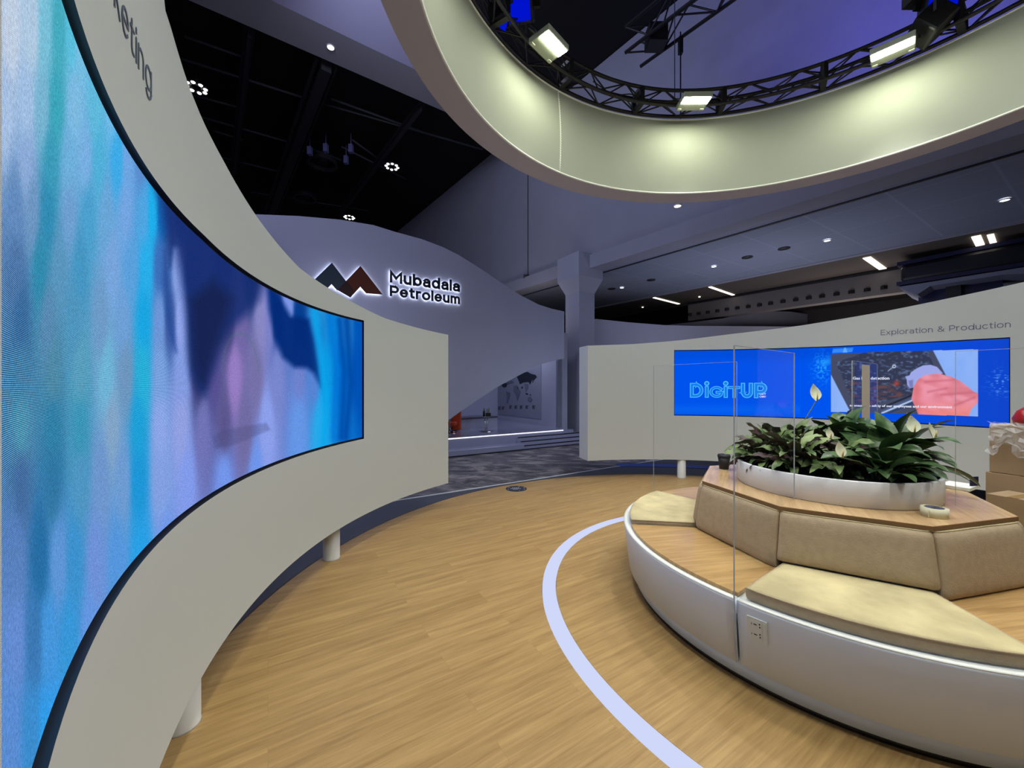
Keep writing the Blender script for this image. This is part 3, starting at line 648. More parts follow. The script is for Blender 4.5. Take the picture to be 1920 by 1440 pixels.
# round truss on top of the ring
truss = empty('round_truss', (RCt.x, RCt.y, 5.06), 'black round box truss carried along the top of the fabric ring', 'truss')
def tp(r, z, a): return Vector((RCt.x+r*math.cos(a), RCt.y+r*math.sin(a), z))
CH = [(2.875, 5.09), (2.875, 5.28), (2.67, 5.09), (2.67, 5.28)]
for r, z in CH:
    MB().tube([tp(r, z, 2*PI*i/120) for i in range(120)], .021, 8, closed=True).build('chord', M['blackmetal'], truss, (RCt.x, RCt.y, z))
nb = 64; pair = [(0, 1), (2, 3), (0, 2), (1, 3)]
for q, (i0, i1) in enumerate(pair):
    mb = MB()
    for k in range(nb):
        a0 = 2*PI*k/nb; a1 = 2*PI*(k+1)/nb
        i, j = (i0, i1) if k % 2 == 0 else (i1, i0)
        mb.tube([tp(*CH[i], a0), tp(*CH[j], a1)], .009, 6, caps=False)
    mb.build('bracing', M['blackmetal'], truss, (RCt.x, RCt.y, 5.09))
for k in range(16):
    a0 = 2*PI*k/16+math.radians(12)
    mb = MB()
    for i, j in ((0, 1), (1, 3), (3, 2), (2, 0)): mb.bar(tp(*CH[i], a0), tp(*CH[j], a0), .055, .05)
    mb.build('joint_frame', M['blackmetal'], truss)
mb = MB()
for k in range(9):      # cables sagging along the truss
    a0 = 2*PI*k/9; mb.tube([tp(2.69+.02*math.sin(i*1.3), 5.12+.05*abs(math.sin(i*.7+k)), a0+i*.05) for i in range(14)], .007, 5)
mb.build('cable', M['blackmetal'], truss)
for k, a_ in enumerate((20, 91.5, 160, 200, 270, 330)):
    p = tp(2.78, 5.28, math.radians(a_)); MB().tube([p, p+Vector((0, 0, 5.3))], .006, 5).build('hoist_wire', M['blackmetal'], truss)

# flood lamps on the truss, shining down and out onto the fabric
def flood(deg, label, rr=2.47):
    a = math.radians(deg); o = Vector((RCt.x+rr*math.cos(a), RCt.y+rr*math.sin(a), 5.0))
    rad = Vector((math.cos(a), math.sin(a), 0)); tan = Vector((-math.sin(a), math.cos(a), 0))
    tilt = math.radians(1)
    nrm = (Vector((0, 0, -1))*math.cos(tilt)+rad*math.sin(tilt)).normalized(); xr = nrm.cross(tan).normalized()
    if xr.dot(rad) < 0: xr = -xr
    root = empty('flood_light', o, label, 'flood light', 'white floods along the round truss')
    m = Matrix((tan, xr, nrm)).transposed()
    MB().box(o, (.34, .26, .06), m).build('housing', mat('light grey housing', lin((150, 156, 140)), .5) if 'fh' not in M else M['fh'], root, o, bevel=.008)
    MB().box(o+xr*-.058+nrm*.033, (.315, .105, .008), m).build('lamp_glass', M['flood'], root, o)
    for s_ in (-1, 1):
        MB().box(o+xr*.10+tan*s_*.14+nrm*.034, (.045, .03, .012), m).build('clip', M['fhd'], root, o)
    mb = MB()
    for s_ in (-1, 1): mb.bar(o+tan*s_*.195, o+tan*s_*.195-nrm*.1+rad*.1, .02, .006)
    mb.bar(o+tan*.2-nrm*.1+rad*.1, o-tan*.2-nrm*.1+rad*.1, .02, .006); mb.bar(o-nrm*.1+rad*.1, o+rad*.21+Vector((0, 0, .12)), .03, .02)
    mb.build('bracket', M['blackmetal'], root, o)
    spot('flood_beam', o+nrm*.07, o+nrm*.07-rad*math.sin(math.radians(15))*4+Vector((0, 0, -1))*math.cos(math.radians(15))*4, 105, (1, .985, .92), 80, .35, .07)
M['fh'] = mat('light grey housing', lin((150, 156, 140)), .5); M['fhd'] = mat('grey clip', lin((176, 180, 165)), .5)
for d_, l_ in ((137.5, 'white flood lamp on the truss at the upper left, beside the black ceiling'), (89.2, 'white flood lamp on the far side of the round truss, below the hanging wire'),
               (44.6, 'white flood lamp on the truss in front of the blue-lit wall, upper right'), (359, 'white flood lamp out of view on the near truss'), (314, 'white flood lamp out of view on the near truss'),
               (269, 'white flood lamp out of view on the near truss'), (224, 'white flood lamp out of view on the near truss'), (179, 'white flood lamp out of view on the near truss')):
    flood(d_, l_)

# moving-head lamps hanging among the truss
def mover(loc, face, label, sc=1.0, glow_=True):
    o = Vector(loc); f = Vector(face).normalized(); root = empty('stage_light', o, label, 'stage light', 'dark stage lamps on the round truss')
    x = f.cross(Vector((0, 0, 1))).normalized(); y = x.cross(f); m = Matrix((x, f, y)).transposed()
    MB().box(o, (.26*sc, .22*sc, .22*sc), m).build('head', M['blackmetal'], root, o, bevel=.02)
    if glow_: MB().box(o+f*.113*sc, (.22*sc, .006, .18*sc), m).build('lens', M['bluelens'], root, o)
    mb = MB()
    for s_ in (-1, 1): mb.bar(o+x*s_*.15*sc, o+x*s_*.15*sc+Vector((0, 0, .25*sc)), .03, .09)
    mb.box(o+Vector((0, 0, .27*sc)), (.34*sc, .2*sc, .09*sc)); mb.bar(o+Vector((0, 0, .3*sc)), o+Vector((0, 0, .45*sc)), .03, .03)
    mb.build('yoke', M['blackmetal'], root, o)
mover(tp(2.66, 5.3, math.radians(142.6)), (-.2, -1, -.9), 'blue glowing stage lamp at the upper left of the truss')
mover(tp(2.84, 5.18, math.radians(144.8)), (.6, -.8, -.7), 'small blue lit stage lamp close above the ring edge', .45)
mover(tp(2.65, 5.36, math.radians(37.4)), (-.5, -.9, -.8), 'blue glowing stage lamp at the upper right of the truss')
mover(tp(2.6, 5.16, math.radians(38.5)), (-.6, .3, -.6), 'unlit black stage lamp beside the upper right flood lamp', 1.1, False)

# ------------------------------------------------------------------ the hall around
ZT = 10.7; P0 = Vector((-6.97, 23.5, 0))
def w1(s, z=0): return P0+G2*s*1.0+Vector((0, 0, z))
# direction towards the viewer along the tall wall
W1D = Vector((.61, -.792, 0)).normalized(); W1N = Vector((-W1D.y, W1D.x, 0))*-1   # faces the camera side
W1N = Vector((-.792, -.61, 0))
def w1p(u, z):      # point of the tall wall's plane seen in pixel column u
    k = (u-960)/F_PX; n = Vector((.792, .61)); d = 8.83/(n.x*k+n.y); return Vector((k*d, d, z))
a, b = w1p(690, 0), w1p(2600, 0)
d_ = (b-a).normalized(); a = a-d_*6; b = b+d_*6
zb1_, zt1_ = 5.31, ZT
mb = MB().slab([a+Vector((0, 0, zb1_)), b+Vector((0, 0, zb1_)), b+Vector((0, 0, zt1_)), a+Vector((0, 0, zt1_))], -W1N*.3)
tag(mb.build('wall_back', M['hall']), kind='structure')
a2, b2 = a+W1N*.12, b+W1N*.12
mb = MB().slab([a2+Vector((0, 0, 4.92)), b2+Vector((0, 0, 4.92)), b2+Vector((0, 0, 5.31)), a2+Vector((0, 0, 5.31))], -W1N*.5)
tag(mb.build('trim_3', M['hall']), kind='structure')
# panel joint and small pipe on that wall
q = w1p(990, 0)+W1N*.01
mb = MB().bar(q+Vector((0, 0, 5.35)), q+Vector((0, 0, ZT)), .06, .02); mb.box(q+Vector((0, 0, 5.35)), (.3, .1, .12))
tag(mb.build('trim_4', M['girder']), kind='structure')
# lower perforated ceiling beyond
def perf():
    m = mat('perforated ceiling tile', lin((140, 148, 172)), .8); nt = m.node_tree; b_ = nt.nodes['Principled BSDF']
    g = nt.nodes.new('ShaderNodeNewGeometry'); mp = nt.nodes.new('ShaderNodeMapping'); mp.inputs['Rotation'].default_value = (0, 0, -GA)
    nt.links.new(g.outputs['Position'], mp.inputs[0])
    br = nt.nodes.new('ShaderNodeTexBrick'); br.offset = 0; br.inputs['Scale'].default_value = 1; br.inputs['Brick Width'].default_value = 1.2; br.inputs['Row Height'].default_value = 1.2
    br.inputs['Mortar Size'].default_value = .02; c0 = lin((140, 148, 172)); br.inputs['Color1'].default_value = (*c0, 1); br.inputs['Color2'].default_value = (*[x*.94 for x in c0], 1); br.inputs['Mortar'].default_value = (*[min(1, x*1.12) for x in c0], 1)
    nt.links.new(mp.outputs[0], br.inputs['Vector'])
    v = nt.nodes.new('ShaderNodeTexVoronoi'); v.inputs['Scale'].default_value = 22; v.inputs['Randomness'].default_value = 0; nt.links.new(mp.outputs[0], v.inputs['Vector'])
    r = nt.nodes.new('ShaderNodeMath'); r.operation = 'GREATER_THAN'; r.inputs[1].default_value = .28; nt.links.new(v.outputs['Distance'], r.inputs[0])
    mr = nt.nodes.new('ShaderNodeMapRange'); mr.inputs[3].default_value = .72; mr.inputs[4].default_value = 1; nt.links.new(r.outputs[0], mr.inputs[0])
    s_ = nt.nodes.new('ShaderNodeVectorMath'); s_.operation = 'SCALE'; nt.links.new(br.outputs['Color'], s_.inputs[0]); nt.links.new(mr.outputs[0], s_.inputs['Scale'])
    nt.links.new(s_.outputs[0], b_.inputs['Base Color']); return m
n_ = Vector((.792, .61, 0))
def strip(d0, d1, z, th, nm, m_):      # horizontal slab between two distances beyond the camera side
    base = n_*8.83; A = a-n_*a.dot(n_); B = b-n_*b.dot(n_)
    p = [A+n_*d0, B+n_*d0, B+n_*d1, A+n_*d1]
    mb = MB().slab([(q_.x, q_.y, z) for q_ in p], (0, 0, th)); return tag(mb.build(nm, m_), kind='structure')
strip(8.83, 13.4, 4.93, .1, 'ceiling', perf())
strip(13.4, 15.7, 4.94, .1, 'ceiling', mat('brown grey ceiling', lin((92, 84, 80)), .8))
strip(9.35, 9.42, 4.915, .02, 'trim_5', M['girder'])
strip(13.3, 13.45, 4.90, .04, 'trim_6', M['hall'])
# far fascia with its row of dark dots
A = a-n_*a.dot(n_); B = b-n_*b.dot(n_)
def fz(u, dist, z):      # point seen in column u on the vertical plane at that distance
    k = (u-960)/F_PX; d = dist/(n_.x*k+n_.y); return Vector((k*d, d, z))
pL, pR = fz(1290, 15.7, 0), fz(2300, 15.7, 0)
fas = [pL+Vector((0, 0, 4.2)), pR+Vector((0, 0, 4.2)), pR+Vector((0, 0, 4.9)), pL+Vector((0, 0, 4.9))]
far = tag(MB().slab(fas, n_*.4).build('wall_far', mat('grey fascia', lin((112, 108, 108)), .8)), kind='structure')
mb = MB(); dots = [(1293.5, 589.5), (1310, 587.5), (1327, 585.5), (1345, 583), (1363, 580), (1382.5, 577.5), (1403, 575), (1424, 572), (1445, 569), (1468, 565.5), (1492, 562), (1516.5, 558.5), (1541.5, 555.5), (1568.5, 551.5), (1596.5, 547.5), (1626, 543.5), (1657.5, 539)]
for u, v in dots:
    q = fz(u, 15.68, 0); z = H+(V0-v)/F_PX*q.y
    mb.box(q+Vector((0, 0, z)), (.11, .11, .1))
mb.build('air_nozzle', M['blackmetal'], far)
tag(MB().slab([fz(1292, 15.75, 4.9), pR+Vector((0, 0, 4.9)), pR+Vector((0, 0, 4.96)), fz(1292, 15.75, 4.96)], -n_*.15).build('trim_7', M['black']), kind='structure')
# dark backdrop walls of the far hall
pa, pb = fz(980, 21, 0), fz(2700, 21, 0)
tag(MB().slab([pa, pb, pb+Vector((0, 0, 4.9)), pa+Vector((0, 0, 4.9))], n_*.2).build('wall_far', mat('far dark wall', lin((52, 48, 50)), .8)), kind='structure')
strip(15.7, 21, 4.86, .1, 'ceiling', mat('far dark ceiling', lin((44, 42, 46)), .8))

# black ceiling with its girders and pipes
zc = ZT+.02
mb = MB().slab([(-40, -14, zc), (44, -14, zc), (44, 46, zc), (-40, 46, zc)], (0, 0, .2))
tag(mb.build('ceiling', M['black']), kind='structure')
# pale dropped beam with a recessed downlight
zB = 10.1
e0, e1 = at(353, 0, zB), at(800, 194.6, zB)
ed = (e1-e0).normalized(); e0 = e0-ed*9; e1 = e1+ed*.0
e1 = e0+ed*((at(930, 251, zB)-e0).length)
f0 = at(507, 0, zB); wv = (f0-e0); wv = wv-ed*wv.dot(ed)
mb = MB().slab([e0, e1, e1+wv, e0+wv], (0, 0, .6)); tag(mb.build('trim_8', mat('pale beam', lin((178, 178, 190)), .7)), kind='structure')
# facets of the beam's raised inner side
mb = MB()
g0 = e0+wv
mb.slab([g0+Vector((0, 0, .0)), e1+wv, e1+wv*1.9+Vector((0, 0, .55)), g0+wv*.9+Vector((0, 0, .55))], (0, 0, .05))
tag(mb.build('trim_9', mat('purple lit beam side', lin((150, 148, 178)), .7)), kind='structure')  # purple light on this inner side is put into its colour
def pt(u, v, z): return at(u, v, z)
gird = [((612, 120), (508, 400), 10.2, .5, 'wide dark roof girder crossing the black ceiling'), ((468, 55), (438, 325), 10.3, .16, 'narrow dark girder beside the curved wall'),
        ((790, 195), (640, 395), 10.3, .14, 'slim dark girder beside the lamp clusters')]
for (p, q, z, wd, lb) in gird:
    P_, Q_ = pt(*p, z), pt(*q, z); d = (Q_-P_).normalized()
    o = MB(); x = d.cross(Vector((0, 0, 1)))
    o.bar(P_, Q_, wd*.5, .4); o.bar(P_+x*wd*.5, Q_+x*wd*.5, .05, .06); o.bar(P_-x*wd*.5, Q_-x*wd*.5, .07, .09)
    for i in range(18):
        o.bar(P_.lerp(Q_, i/18)-x*wd*.5, P_.lerp(Q_, (i+.5)/18)+x*wd*.5, .03, .03)
    tag(o.build('roof_girder', M['girder']), lb, 'girder', None)
pipes = [((345, 68), (470, 112)), ((340, 110), (590, 190)), ((350, 175), (460, 205)), ((380, 220), (560, 272)), ((400, 245), (455, 262)), ((415, 295), (535, 325)), ((590, 190), (905, 280)),
         ((620, 185), (800, 250)), ((640, 275), (760, 335)), ((560, 270), (640, 300)), ((660, 262), (720, 305)), ((470, 360), (690, 395))]
for k, (p, q) in enumerate(pipes):
    P_, Q_ = pt(*p, 10.35), pt(*q, 10.35)
    tag(MB().tube([P_, Q_], .035, 8).build('ceiling_pipe', M['pipe']), 'thin dull pipe running under the black ceiling', 'pipe', 'pipes under the black ceiling')
for (u, v, r) in ((605, 306, .55), (572, 372, .5)):
    p = pt(u, v, 10.25); mb = MB().lathe((p.x, p.y), [(r, 10.2), (r, 10.5), (r-.08, 10.5), (r-.08, 10.2)], 32, closed=True); mb.lathe((p.x, p.y), [(.02, 10.3), (.18, 10.22), (.18, 10.5)], 20)
    tag(mb.build('ceiling_fan_vent', M['girder'], None, (p.x, p.y, 10.2)), 'large round vent under the black ceiling, ' + ('the upper of two' if v < 340 else 'the lower of two'), 'vent')
for (u, v) in ((581, 283), (611, 278), (649, 300), (658, 279)):
    p = pt(u, v, 9.9); mb = MB().box(p, (.14, .14, .28)); mb.tube([p, p+Vector((0, 0, .55))], .015, 6)
    tag(mb.build('track_spotlight', mat('violet lit lamp body', lin((120, 118, 175)), .5), None, p), 'small pale spotlight hanging below the black ceiling vents', 'spotlight', 'small spotlights near the vents')
def cluster(u, v, label):
    z = 9.9; p = pt(u, v, z); root = empty('high_bay_light', p, label, 'ceiling light', 'eight-lens lights under the black ceiling')
    MB().lathe((p.x, p.y), [(.0, z+.05), (.3, z+.05), (.3, z+.01), (.12, z+.01), (.1, z+.04)], 32).build('housing', M['blackmetal'], root, p)
    for k in range(8):
        c_ = pol((p.x, p.y), .215, k*45+20); MB().lathe((c_.x, c_.y), [(0, z-.012), (.042, z-.008), (.05, z+.01)], 14).build('lens', M['lamp'], root, p)
    MB().tube([p+Vector((0, 0, .05)), p+Vector((0, 0, .75))], .012, 6).build('suspension', M['blackmetal'], root, p)
cluster(368, 165, 'round eight-lens lamp under the black ceiling, next to the curved wall top')
cluster(735, 313, 'round eight-lens lamp under the black ceiling, nearest the fabric ring')
cluster(655, 408, 'round eight-lens lamp low in the black ceiling above the far white facade')
def downlight(u, v, z, r, label, m_=None):
    p = at(u, v, z); root = empty('downlight', p, label, 'downlight', 'recessed downlights')
    MB().lathe((p.x, p.y), [(0, z-.012), (r*.8, z-.012)], 24, smooth=False).build('lens', m_ or M['lamp'], root, p)
    MB().lathe((p.x, p.y), [(r*.8, z-.02), (r, z-.02), (r, z+.0), (r*.8, z)], 24, closed=True).build('trim_ring', M['rim'], root, p)
downlight(620, 88, zB, .1, 'bright recessed downlight in the pale beam beside the fabric ring')
for (u, v, l_) in ((1270.5, 385, 'small downlight just below the edge of the fabric ring'), (1551, 450, 'downlight in the tiled ceiling above the wide blue screen'), (1338.5, 499, 'downlight in the tiled ceiling, second from the white column'),
                   (1166, 539, 'downlight in the tiled ceiling beside the white column'), (1884, 374, 'downlight in the tiled ceiling near the frame edge')):
    downlight(u, v, 4.92 if u != 1270.5 else 4.9, .075, l_)
for (u, v) in ((1470, 466), (1401, 482.5), (1221, 525), (1147, 541.5)):
    p = at(u, v, 4.92); tag(MB().lathe((p.x, p.y), [(0, 4.91), (.13, 4.91), (.13, 4.93)], 24).build('ceiling_speaker', M['girder'], None, p), 'flat grey round speaker in the tiled ceiling', 'ceiling speaker', 'grey discs in the tiled ceiling')
for (u, v) in ((1205, 575.5), (1311.5, 556)):
    p = at(u, v, 4.93); tag(MB().lathe((p.x, p.y), [(0, 4.9), (.035, 4.9), (.035, 4.93)], 12).build('downlight', M['warmlamp'], None, p), 'tiny warm downlight in the brown far ceiling', 'downlight', 'tiny far downlights')
for p_, q_, wd, l_ in (((1331, 538), (1380, 555), .1, 'long white strip light in the far ceiling above the dark dots'), ((1226, 558), (1273, 570), .1, 'long white strip light in the far ceiling beside the dark opening'),
                       ((1625, 483), (1662, 509), .16, 'wide white strip light in the far ceiling above the row of dots'), ((1830, 443), (1838, 460), .14, 'short strip light beside the navy box top, first of the pair'), ((1857, 440), (1863, 457), .1, 'short strip light beside the navy box top, second of the pair')):
    P_, Q_ = at(*p_, 4.925), at(*q_, 4.925)
    tag(MB().bar(P_, Q_, wd, .02).build('strip_light', M['warmlamp'], None, P_), l_, 'strip light', 'strip lights in the far ceiling')

# straight truss in front of the blue lit wall
zt_ = 8.0
def tz(u, v, z=zt_): return at(u, v, z)
t0, t1 = tz(1187, 112), tz(1392, -40); td = (t1-t0).normalized(); t1 = t0+td*9; tn = Vector((-td.y, td.x, 0))
ts = empty('straight_truss', t0, 'black straight box truss hanging before the blue lit wall', 'truss')
offs = [tn*.26+Vector((0, 0, .0)), -tn*.26, tn*.26+Vector((0, 0, .5)), -tn*.26+Vector((0, 0, .5))]
for o_2 in offs: MB().tube([t0+o_2, t1+o_2], .032, 8).build('chord', M['blackmetal'], ts, t0)
for (i, j) in ((0, 1), (2, 3), (0, 2), (1, 3)):
    mb = MB()
    for k in range(18):
        A_, B_ = t0.lerp(t1, k/18), t0.lerp(t1, (k+1)/18); x, y = (i, j) if k % 2 else (j, i); mb.tube([A_+offs[x], B_+offs[y]], .016, 6, caps=False)
    mb.build('bracing', M['blackmetal'], ts, t0)
mb = MB(); mb.box(t0+td*.5+Vector((0, 0, .1)), (.34, .3, .34)); mb.tube([t0+td*1.9+Vector((0, 0, .25)), t0+td*1.9+Vector((0, 0, 2.6))], .02, 6)
mb.build('hoist', M['blackmetal'], ts, t0)
p = at(1276, 60, 8.0); tag(MB().tube([(p.x, p.y, 8.0), (p.x, p.y, 4.9)], .012, 6).build('hanging_wire', M['blackmetal'], None, (p.x, p.y, 4.9)), 'thin vertical wire from the straight truss down to the round truss', 'wire')
tag(MB().box((p.x, p.y, 7.75), (.07, .07, .3)).build('wire_hook', M['blackmetal'], None, (p.x, p.y, 7.6)), 'black hook block at the top of the vertical wire', 'hook')

# ------------------------------------------------------------------ the white pavilion beyond
FP = Vector((-1.36, 8.5, 0)); FD = G1.copy(); FN = Vector((FD.y, -FD.x, 0))
def fac(u, v=None, z=None, off=0.0):
    k = (u-960)/F_PX; P_ = FP-FN*off; s = (k*P_.y-P_.x)/(FD.x-k*FD.y); q = P_+FD*s
    zz = H-(v-V0)/F_PX*q.y if v is not None else z
    return Vector((q.x, q.y, zz))
top_ = [(300, 398), (380, 397), (484, 402), (560, 405), (640, 412), (700, 422), (742, 435), (790, 448), (830, 463), (860, 478), (900, 503), (940, 530), (975, 553), (1010, 571), (1035, 579), (1058, 584)]
bot_ = [(1058, 672), (1040, 676), (1015, 683), (1000, 690), (965, 708), (932, 726), (900, 747), (870, 767), (842, 787), (815, 808), (790, 828)]
pts = [fac(u, v) for u, v in top_]+[fac(u, v) for u, v in bot_]+[fac(700, z=0), fac(300, z=0)]
pav = tag(MB().slab(pts, -FN*.16).build('facade', M['facade'], None, FP), 'lilac grey pavilion facade with wavy top and slanted cut, behind the big screen wall', 'facade')
# logo and lettering, standing off the facade and lit from behind
def fac_poly(pts_, off): return [fac(u, v, off=off) for u, v in pts_]
sign = empty('sign', fac(780, 540, off=-.06), 'backlit company sign of two peaks and two lines of dark letters on the facade', 'sign')
PK1 = [(597, 518), (622, 493), (655.5, 532), (636, 549), (631, 541.5), (620.5, 533), (614, 537)]
PK1 = [(590, 524), (622, 493), (649, 528), (632, 545), (621.5, 533), (612, 543), (588, 541)]
PK2 = [(675.5, 499), (717, 552.5), (686, 550), (675.5, 538), (657, 558), (633, 543.5)]
OV = [(649, 527), (662, 543.5), (657, 558), (633, 544)]
for nm, P_, c_ in (('peak', PK1, (44, 56, 66)), ('peak', PK2, (84, 38, 22)), ('overlap', OV, (48, 28, 26))):
    off = -.035 if nm == 'peak' else -.062
    MB().slab(fac_poly(P_, off), FN*(.02 if nm == 'peak' else .003)).build(nm, mat('logo '+nm, lin(c_), .4), sign)
def shrink(P_, k):
    cx = sum(p[0] for p in P_)/len(P_); cy = sum(p[1] for p in P_)/len(P_); return [(cx+(x-cx)*k, cy+(y-cy)*k) for x, y in P_]
for P_ in (PK1, PK2): MB().slab(fac_poly(shrink(P_, .97), -.028), FN*.003).build('backlight', M['halo'], sign)
for st__, vb, hp in (('Mubadala', 529.5, 22), ('Petroleum', 555, 20.5)):
    for nm_, off, z0, z1, mt_, sw_ in (('letter', -.045, -.012, .012, M['darkletter'], .205), ('backlight', -.03, -.0015, .0015, M['halo'], .17)):
        a_, b_ = fac(731, vb, off=off), fac(862, vb, off=off); wd_ = (Vector((b_.x, b_.y, 0))-Vector((a_.x, a_.y, 0))).length
        stroke_text(st__, wd_, hp/F_PX*a_.y, sw_, lambda x, y, d, a_=a_: a_+FD*x+Vector((0, 0, y))+FN*d, z0, z1, .33, nm_, mt_, sign)
# stage
SP = Vector((-1.36, 8.29, 0)); back = -FN
def stg(u, off, z):
    k = (u-960)/F_PX; P_ = SP+back*off; s = (k*P_.y-P_.x)/(FD.x-k*FD.y); q = P_+FD*s; return Vector((q.x, q.y, z))
stage = empty('stage', stg(900, 0, 0), 'pale glossy two-step stage under the pavilion facade', 'stage')
L0, L1 = stg(600, 0, 0), stg(983, 0, 0)
MB().slab([L0, L1, L1+back*8, L0+back*8], (0, 0, .12)).build('lower_tier', M['stage'], stage, L0, bevel=.01)
L0, L1 = stg(600, .33, 0), stg(1075, .33, 0)
MB().slab([L0+Vector((0, 0, .12)), L1+Vector((0, 0, .12)), L1+back*8+Vector((0, 0, .12)), L0+back*8+Vector((0, 0, .12))], (0, 0, .22)).build('upper_tier', M['stage'], stage, L0)
A_, B_ = stg(600, .325, .335), stg(1056, .325, .335)
MB().bar(A_, B_, .02, .022).build('edge_light', M['stageled'], stage, A_)
for k in range(3):
    A_, B_ = stg(983+k*0, .0, 0)+back*(.02+.12*k), stg(1100, .0, 0)+back*(.02+.12*k)
    z = .085*(k+1)
    MB().slab([A_+Vector((0, 0, z-.085)), B_+Vector((0, 0, z-.085)), B_+back*1.2+Vector((0, 0, z-.085)), A_+back*1.2+Vector((0, 0, z-.085))], (0, 0, .085)).build('step', M['stage'], stage, A_)
    MB().slab([A_+Vector((0, 0, z))+FN*.004, B_+Vector((0, 0, z))+FN*.004, B_+Vector((0, 0, z+.001))+back*.035, A_+Vector((0, 0, z+.001))+back*.035], (0, 0, -.022)).build('riser_shade', M['blackmetal'], stage, A_)  # black strip stands in for the shadow line at each riser
# rooms walls behind the stage
c1 = at(1015.5, 797, .34); c0 = at(933.5, 799, .34); sd = (Vector((-.53, .85, 0)))
rr0 = Vector((.866, 11.57, .34)); sdir = -G2.copy() if (-G2).y > 0 else G2.copy()
def side(u, z):    # the side wall's plane, running away from the viewer
    k = (u-960)/F_PX; t = (k*rr0.y-rr0.x)/(sdir.x-k*sdir.y); q = rr0+sdir*t; return Vector((q.x, q.y, z))
s0, s1 = side(1046, 0), side(933, 0)
tag(MB().slab([s0, s1, s1+Vector((0, 0, 3)), s0+Vector((0, 0, 3))], G1*.15).build('wall_side', M['facade']), kind='structure')
q_ = s0; tag(MB().slab([q_, q_+G1*.34, q_+G1*.34+Vector((0, 0, 3)), q_+Vector((0, 0, 3))], -FN*.08).build('wall_side', M['facade']), kind='structure')
bk0 = s1; bk1 = s1-G1*9
tag(MB().slab([bk0, bk1, bk1+Vector((0, 0, 3)), bk0+Vector((0, 0, 3))], -FN*.15).build('wall_rear', M['facade']), kind='structure')
def sidep(u, v, lift=.012): 
    q = side(u, 0)-G1*lift; return Vector((q.x, q.y, H-(v-V0)/F_PX*q.y))
poster = empty('world_map', sidep(975, 740), 'grey world map poster on the wall behind the stage', 'poster')
MB().slab([sidep(934.5, 777), sidep(1015, 786), sidep(1015, 640), sidep(934.5, 655)], G1*.008).build('sheet', mat('pale grey print', lin((138, 142, 162)), .6), poster)
def px5(P_): return [(820+x/6, 640+y/6) for x, y in P_]
lands = [([(728, 480), (760, 470), (790, 478), (782, 512), (755, 518), (735, 508)], 1), ([(900, 395), (935, 378), (985, 352), (1020, 343), (1060, 365), (1110, 378), (1125, 400), (1085, 440), (1070, 430), (1050, 485), (1030, 455), (975, 460), (935, 480), (920, 440)], 1),
         ([(778, 560), (825, 580), (822, 615), (795, 705), (785, 690), (788, 620)], 0), ([(868, 500), (905, 495), (940, 560), (930, 610), (905, 670), (888, 600), (860, 560)], 0), ([(1020, 635), (1050, 622), (1075, 650), (1060, 682), (1022, 668)], 0),
         ([(770, 470), (840, 440), (870, 460), (800, 480)], 0), ([(985, 475), (1030, 480), (1025, 540), (995, 530)], 0), ([(1075, 440), (1085, 445), (1078, 470)], 1), ([(905, 515), (915, 515), (915, 535), (905, 535)], 1), ([(955, 510), (967, 508), (962, 530), (950, 528)], 1),
         ([(1000, 545), (1010, 550), (1005, 565)], 1), ([(1000, 580), (1025, 585), (1020, 600), (1000, 595)], 1), ([(1042, 595), (1060, 600), (1055, 610)], 1)]
dk, lt_ = mat('map dark ink', lin((26, 32, 46)), .6), mat('map grey ink', lin((106, 112, 132)), .6)
for P_, kk in lands:
    MB().slab([sidep(u, v, .022) for u, v in px5(P_)], G1*.004).build('continent', dk if kk else lt_, poster)
mb = MB()
for x in (690, 730, 815, 875, 935, 998, 1075):
    for j, (y, wd_) in enumerate(((735, 30), (748, 20), (760, 26))):
        P_ = px5([(x, y-(12 if x > 800 else 0)), (x+wd_, y-(12 if x > 800 else 0)), (x+wd_, y+5-(12 if x > 800 else 0)), (x, y+5-(12 if x > 800 else 0))]); mb.slab([sidep(u, v, .022) for u, v in P_], G1*.004)
tag(mb.build('caption_lines', dk, poster), kind='stuff')
# low white bench counter along the rear
q0 = at(868, 806, .34); q1 = at(932, 801, .34)
dd = (q1-q0).normalized(); nn_ = Vector((-dd.y, dd.x, 0))
cnt = empty('low_counter', q0, 'long low white counter with dark top on the stage', 'counter')
A_, B_ = q0-dd*3.5, q1
MB().slab([A_, B_, B_+nn_*.5, A_+nn_*.5], (0, 0, .27)).build('body', M['facade'], cnt, q0)
MB().slab([A_+Vector((0, 0, .27))-nn_*.02, B_+Vector((0, 0, .27))-nn_*.02, B_+nn_*.52+Vector((0, 0, .27)), A_+nn_*.52+Vector((0, 0, .27))], (0, 0, .05)).build('top', mat('dark counter top', lin((84, 84, 98)), .3), cnt, q0)
# orange chair with chrome foot
p = at(856, 807.5, .34); ch = empty('lounge_chair', p, 'orange lounge chair on the stage, cut by the slanted facade', 'chair')
MB().box(p+Vector((0.0, 0, .28)), (.24, .1, .52)).build('backrest', M['orange'], ch, p, bevel=.03)
MB().box(p+Vector((-.14, -.22, .2)), (.34, .4, .1)).build('seat', M['orange'], ch, p, bevel=.03)
mb = MB().tube([p+Vector((-.14, -.22, .15)), p+Vector((-.14, -.22, .0))], .02, 8); mb.lathe((p.x-.14, p.y-.22), [(0, .36), (.16, .352), (.17, .341)], 24); mb.build('swivel_base', M['chrome'], ch, p)
p = at(843, 812, .34); st2 = empty('side_table', p, 'chrome side table at the edge of the big screen wall, beside the orange chair', 'table')
MB().tube([p, p+Vector((0, 0, .36)), p+Vector((.05, 0, .38))], .012, 8).build('pole', M['chrome'], st2, p)
MB().lathe((p.x, p.y), [(0, .355), (.17, .35), (.18, .341)], 28).build('foot', M['chrome'], st2, p)
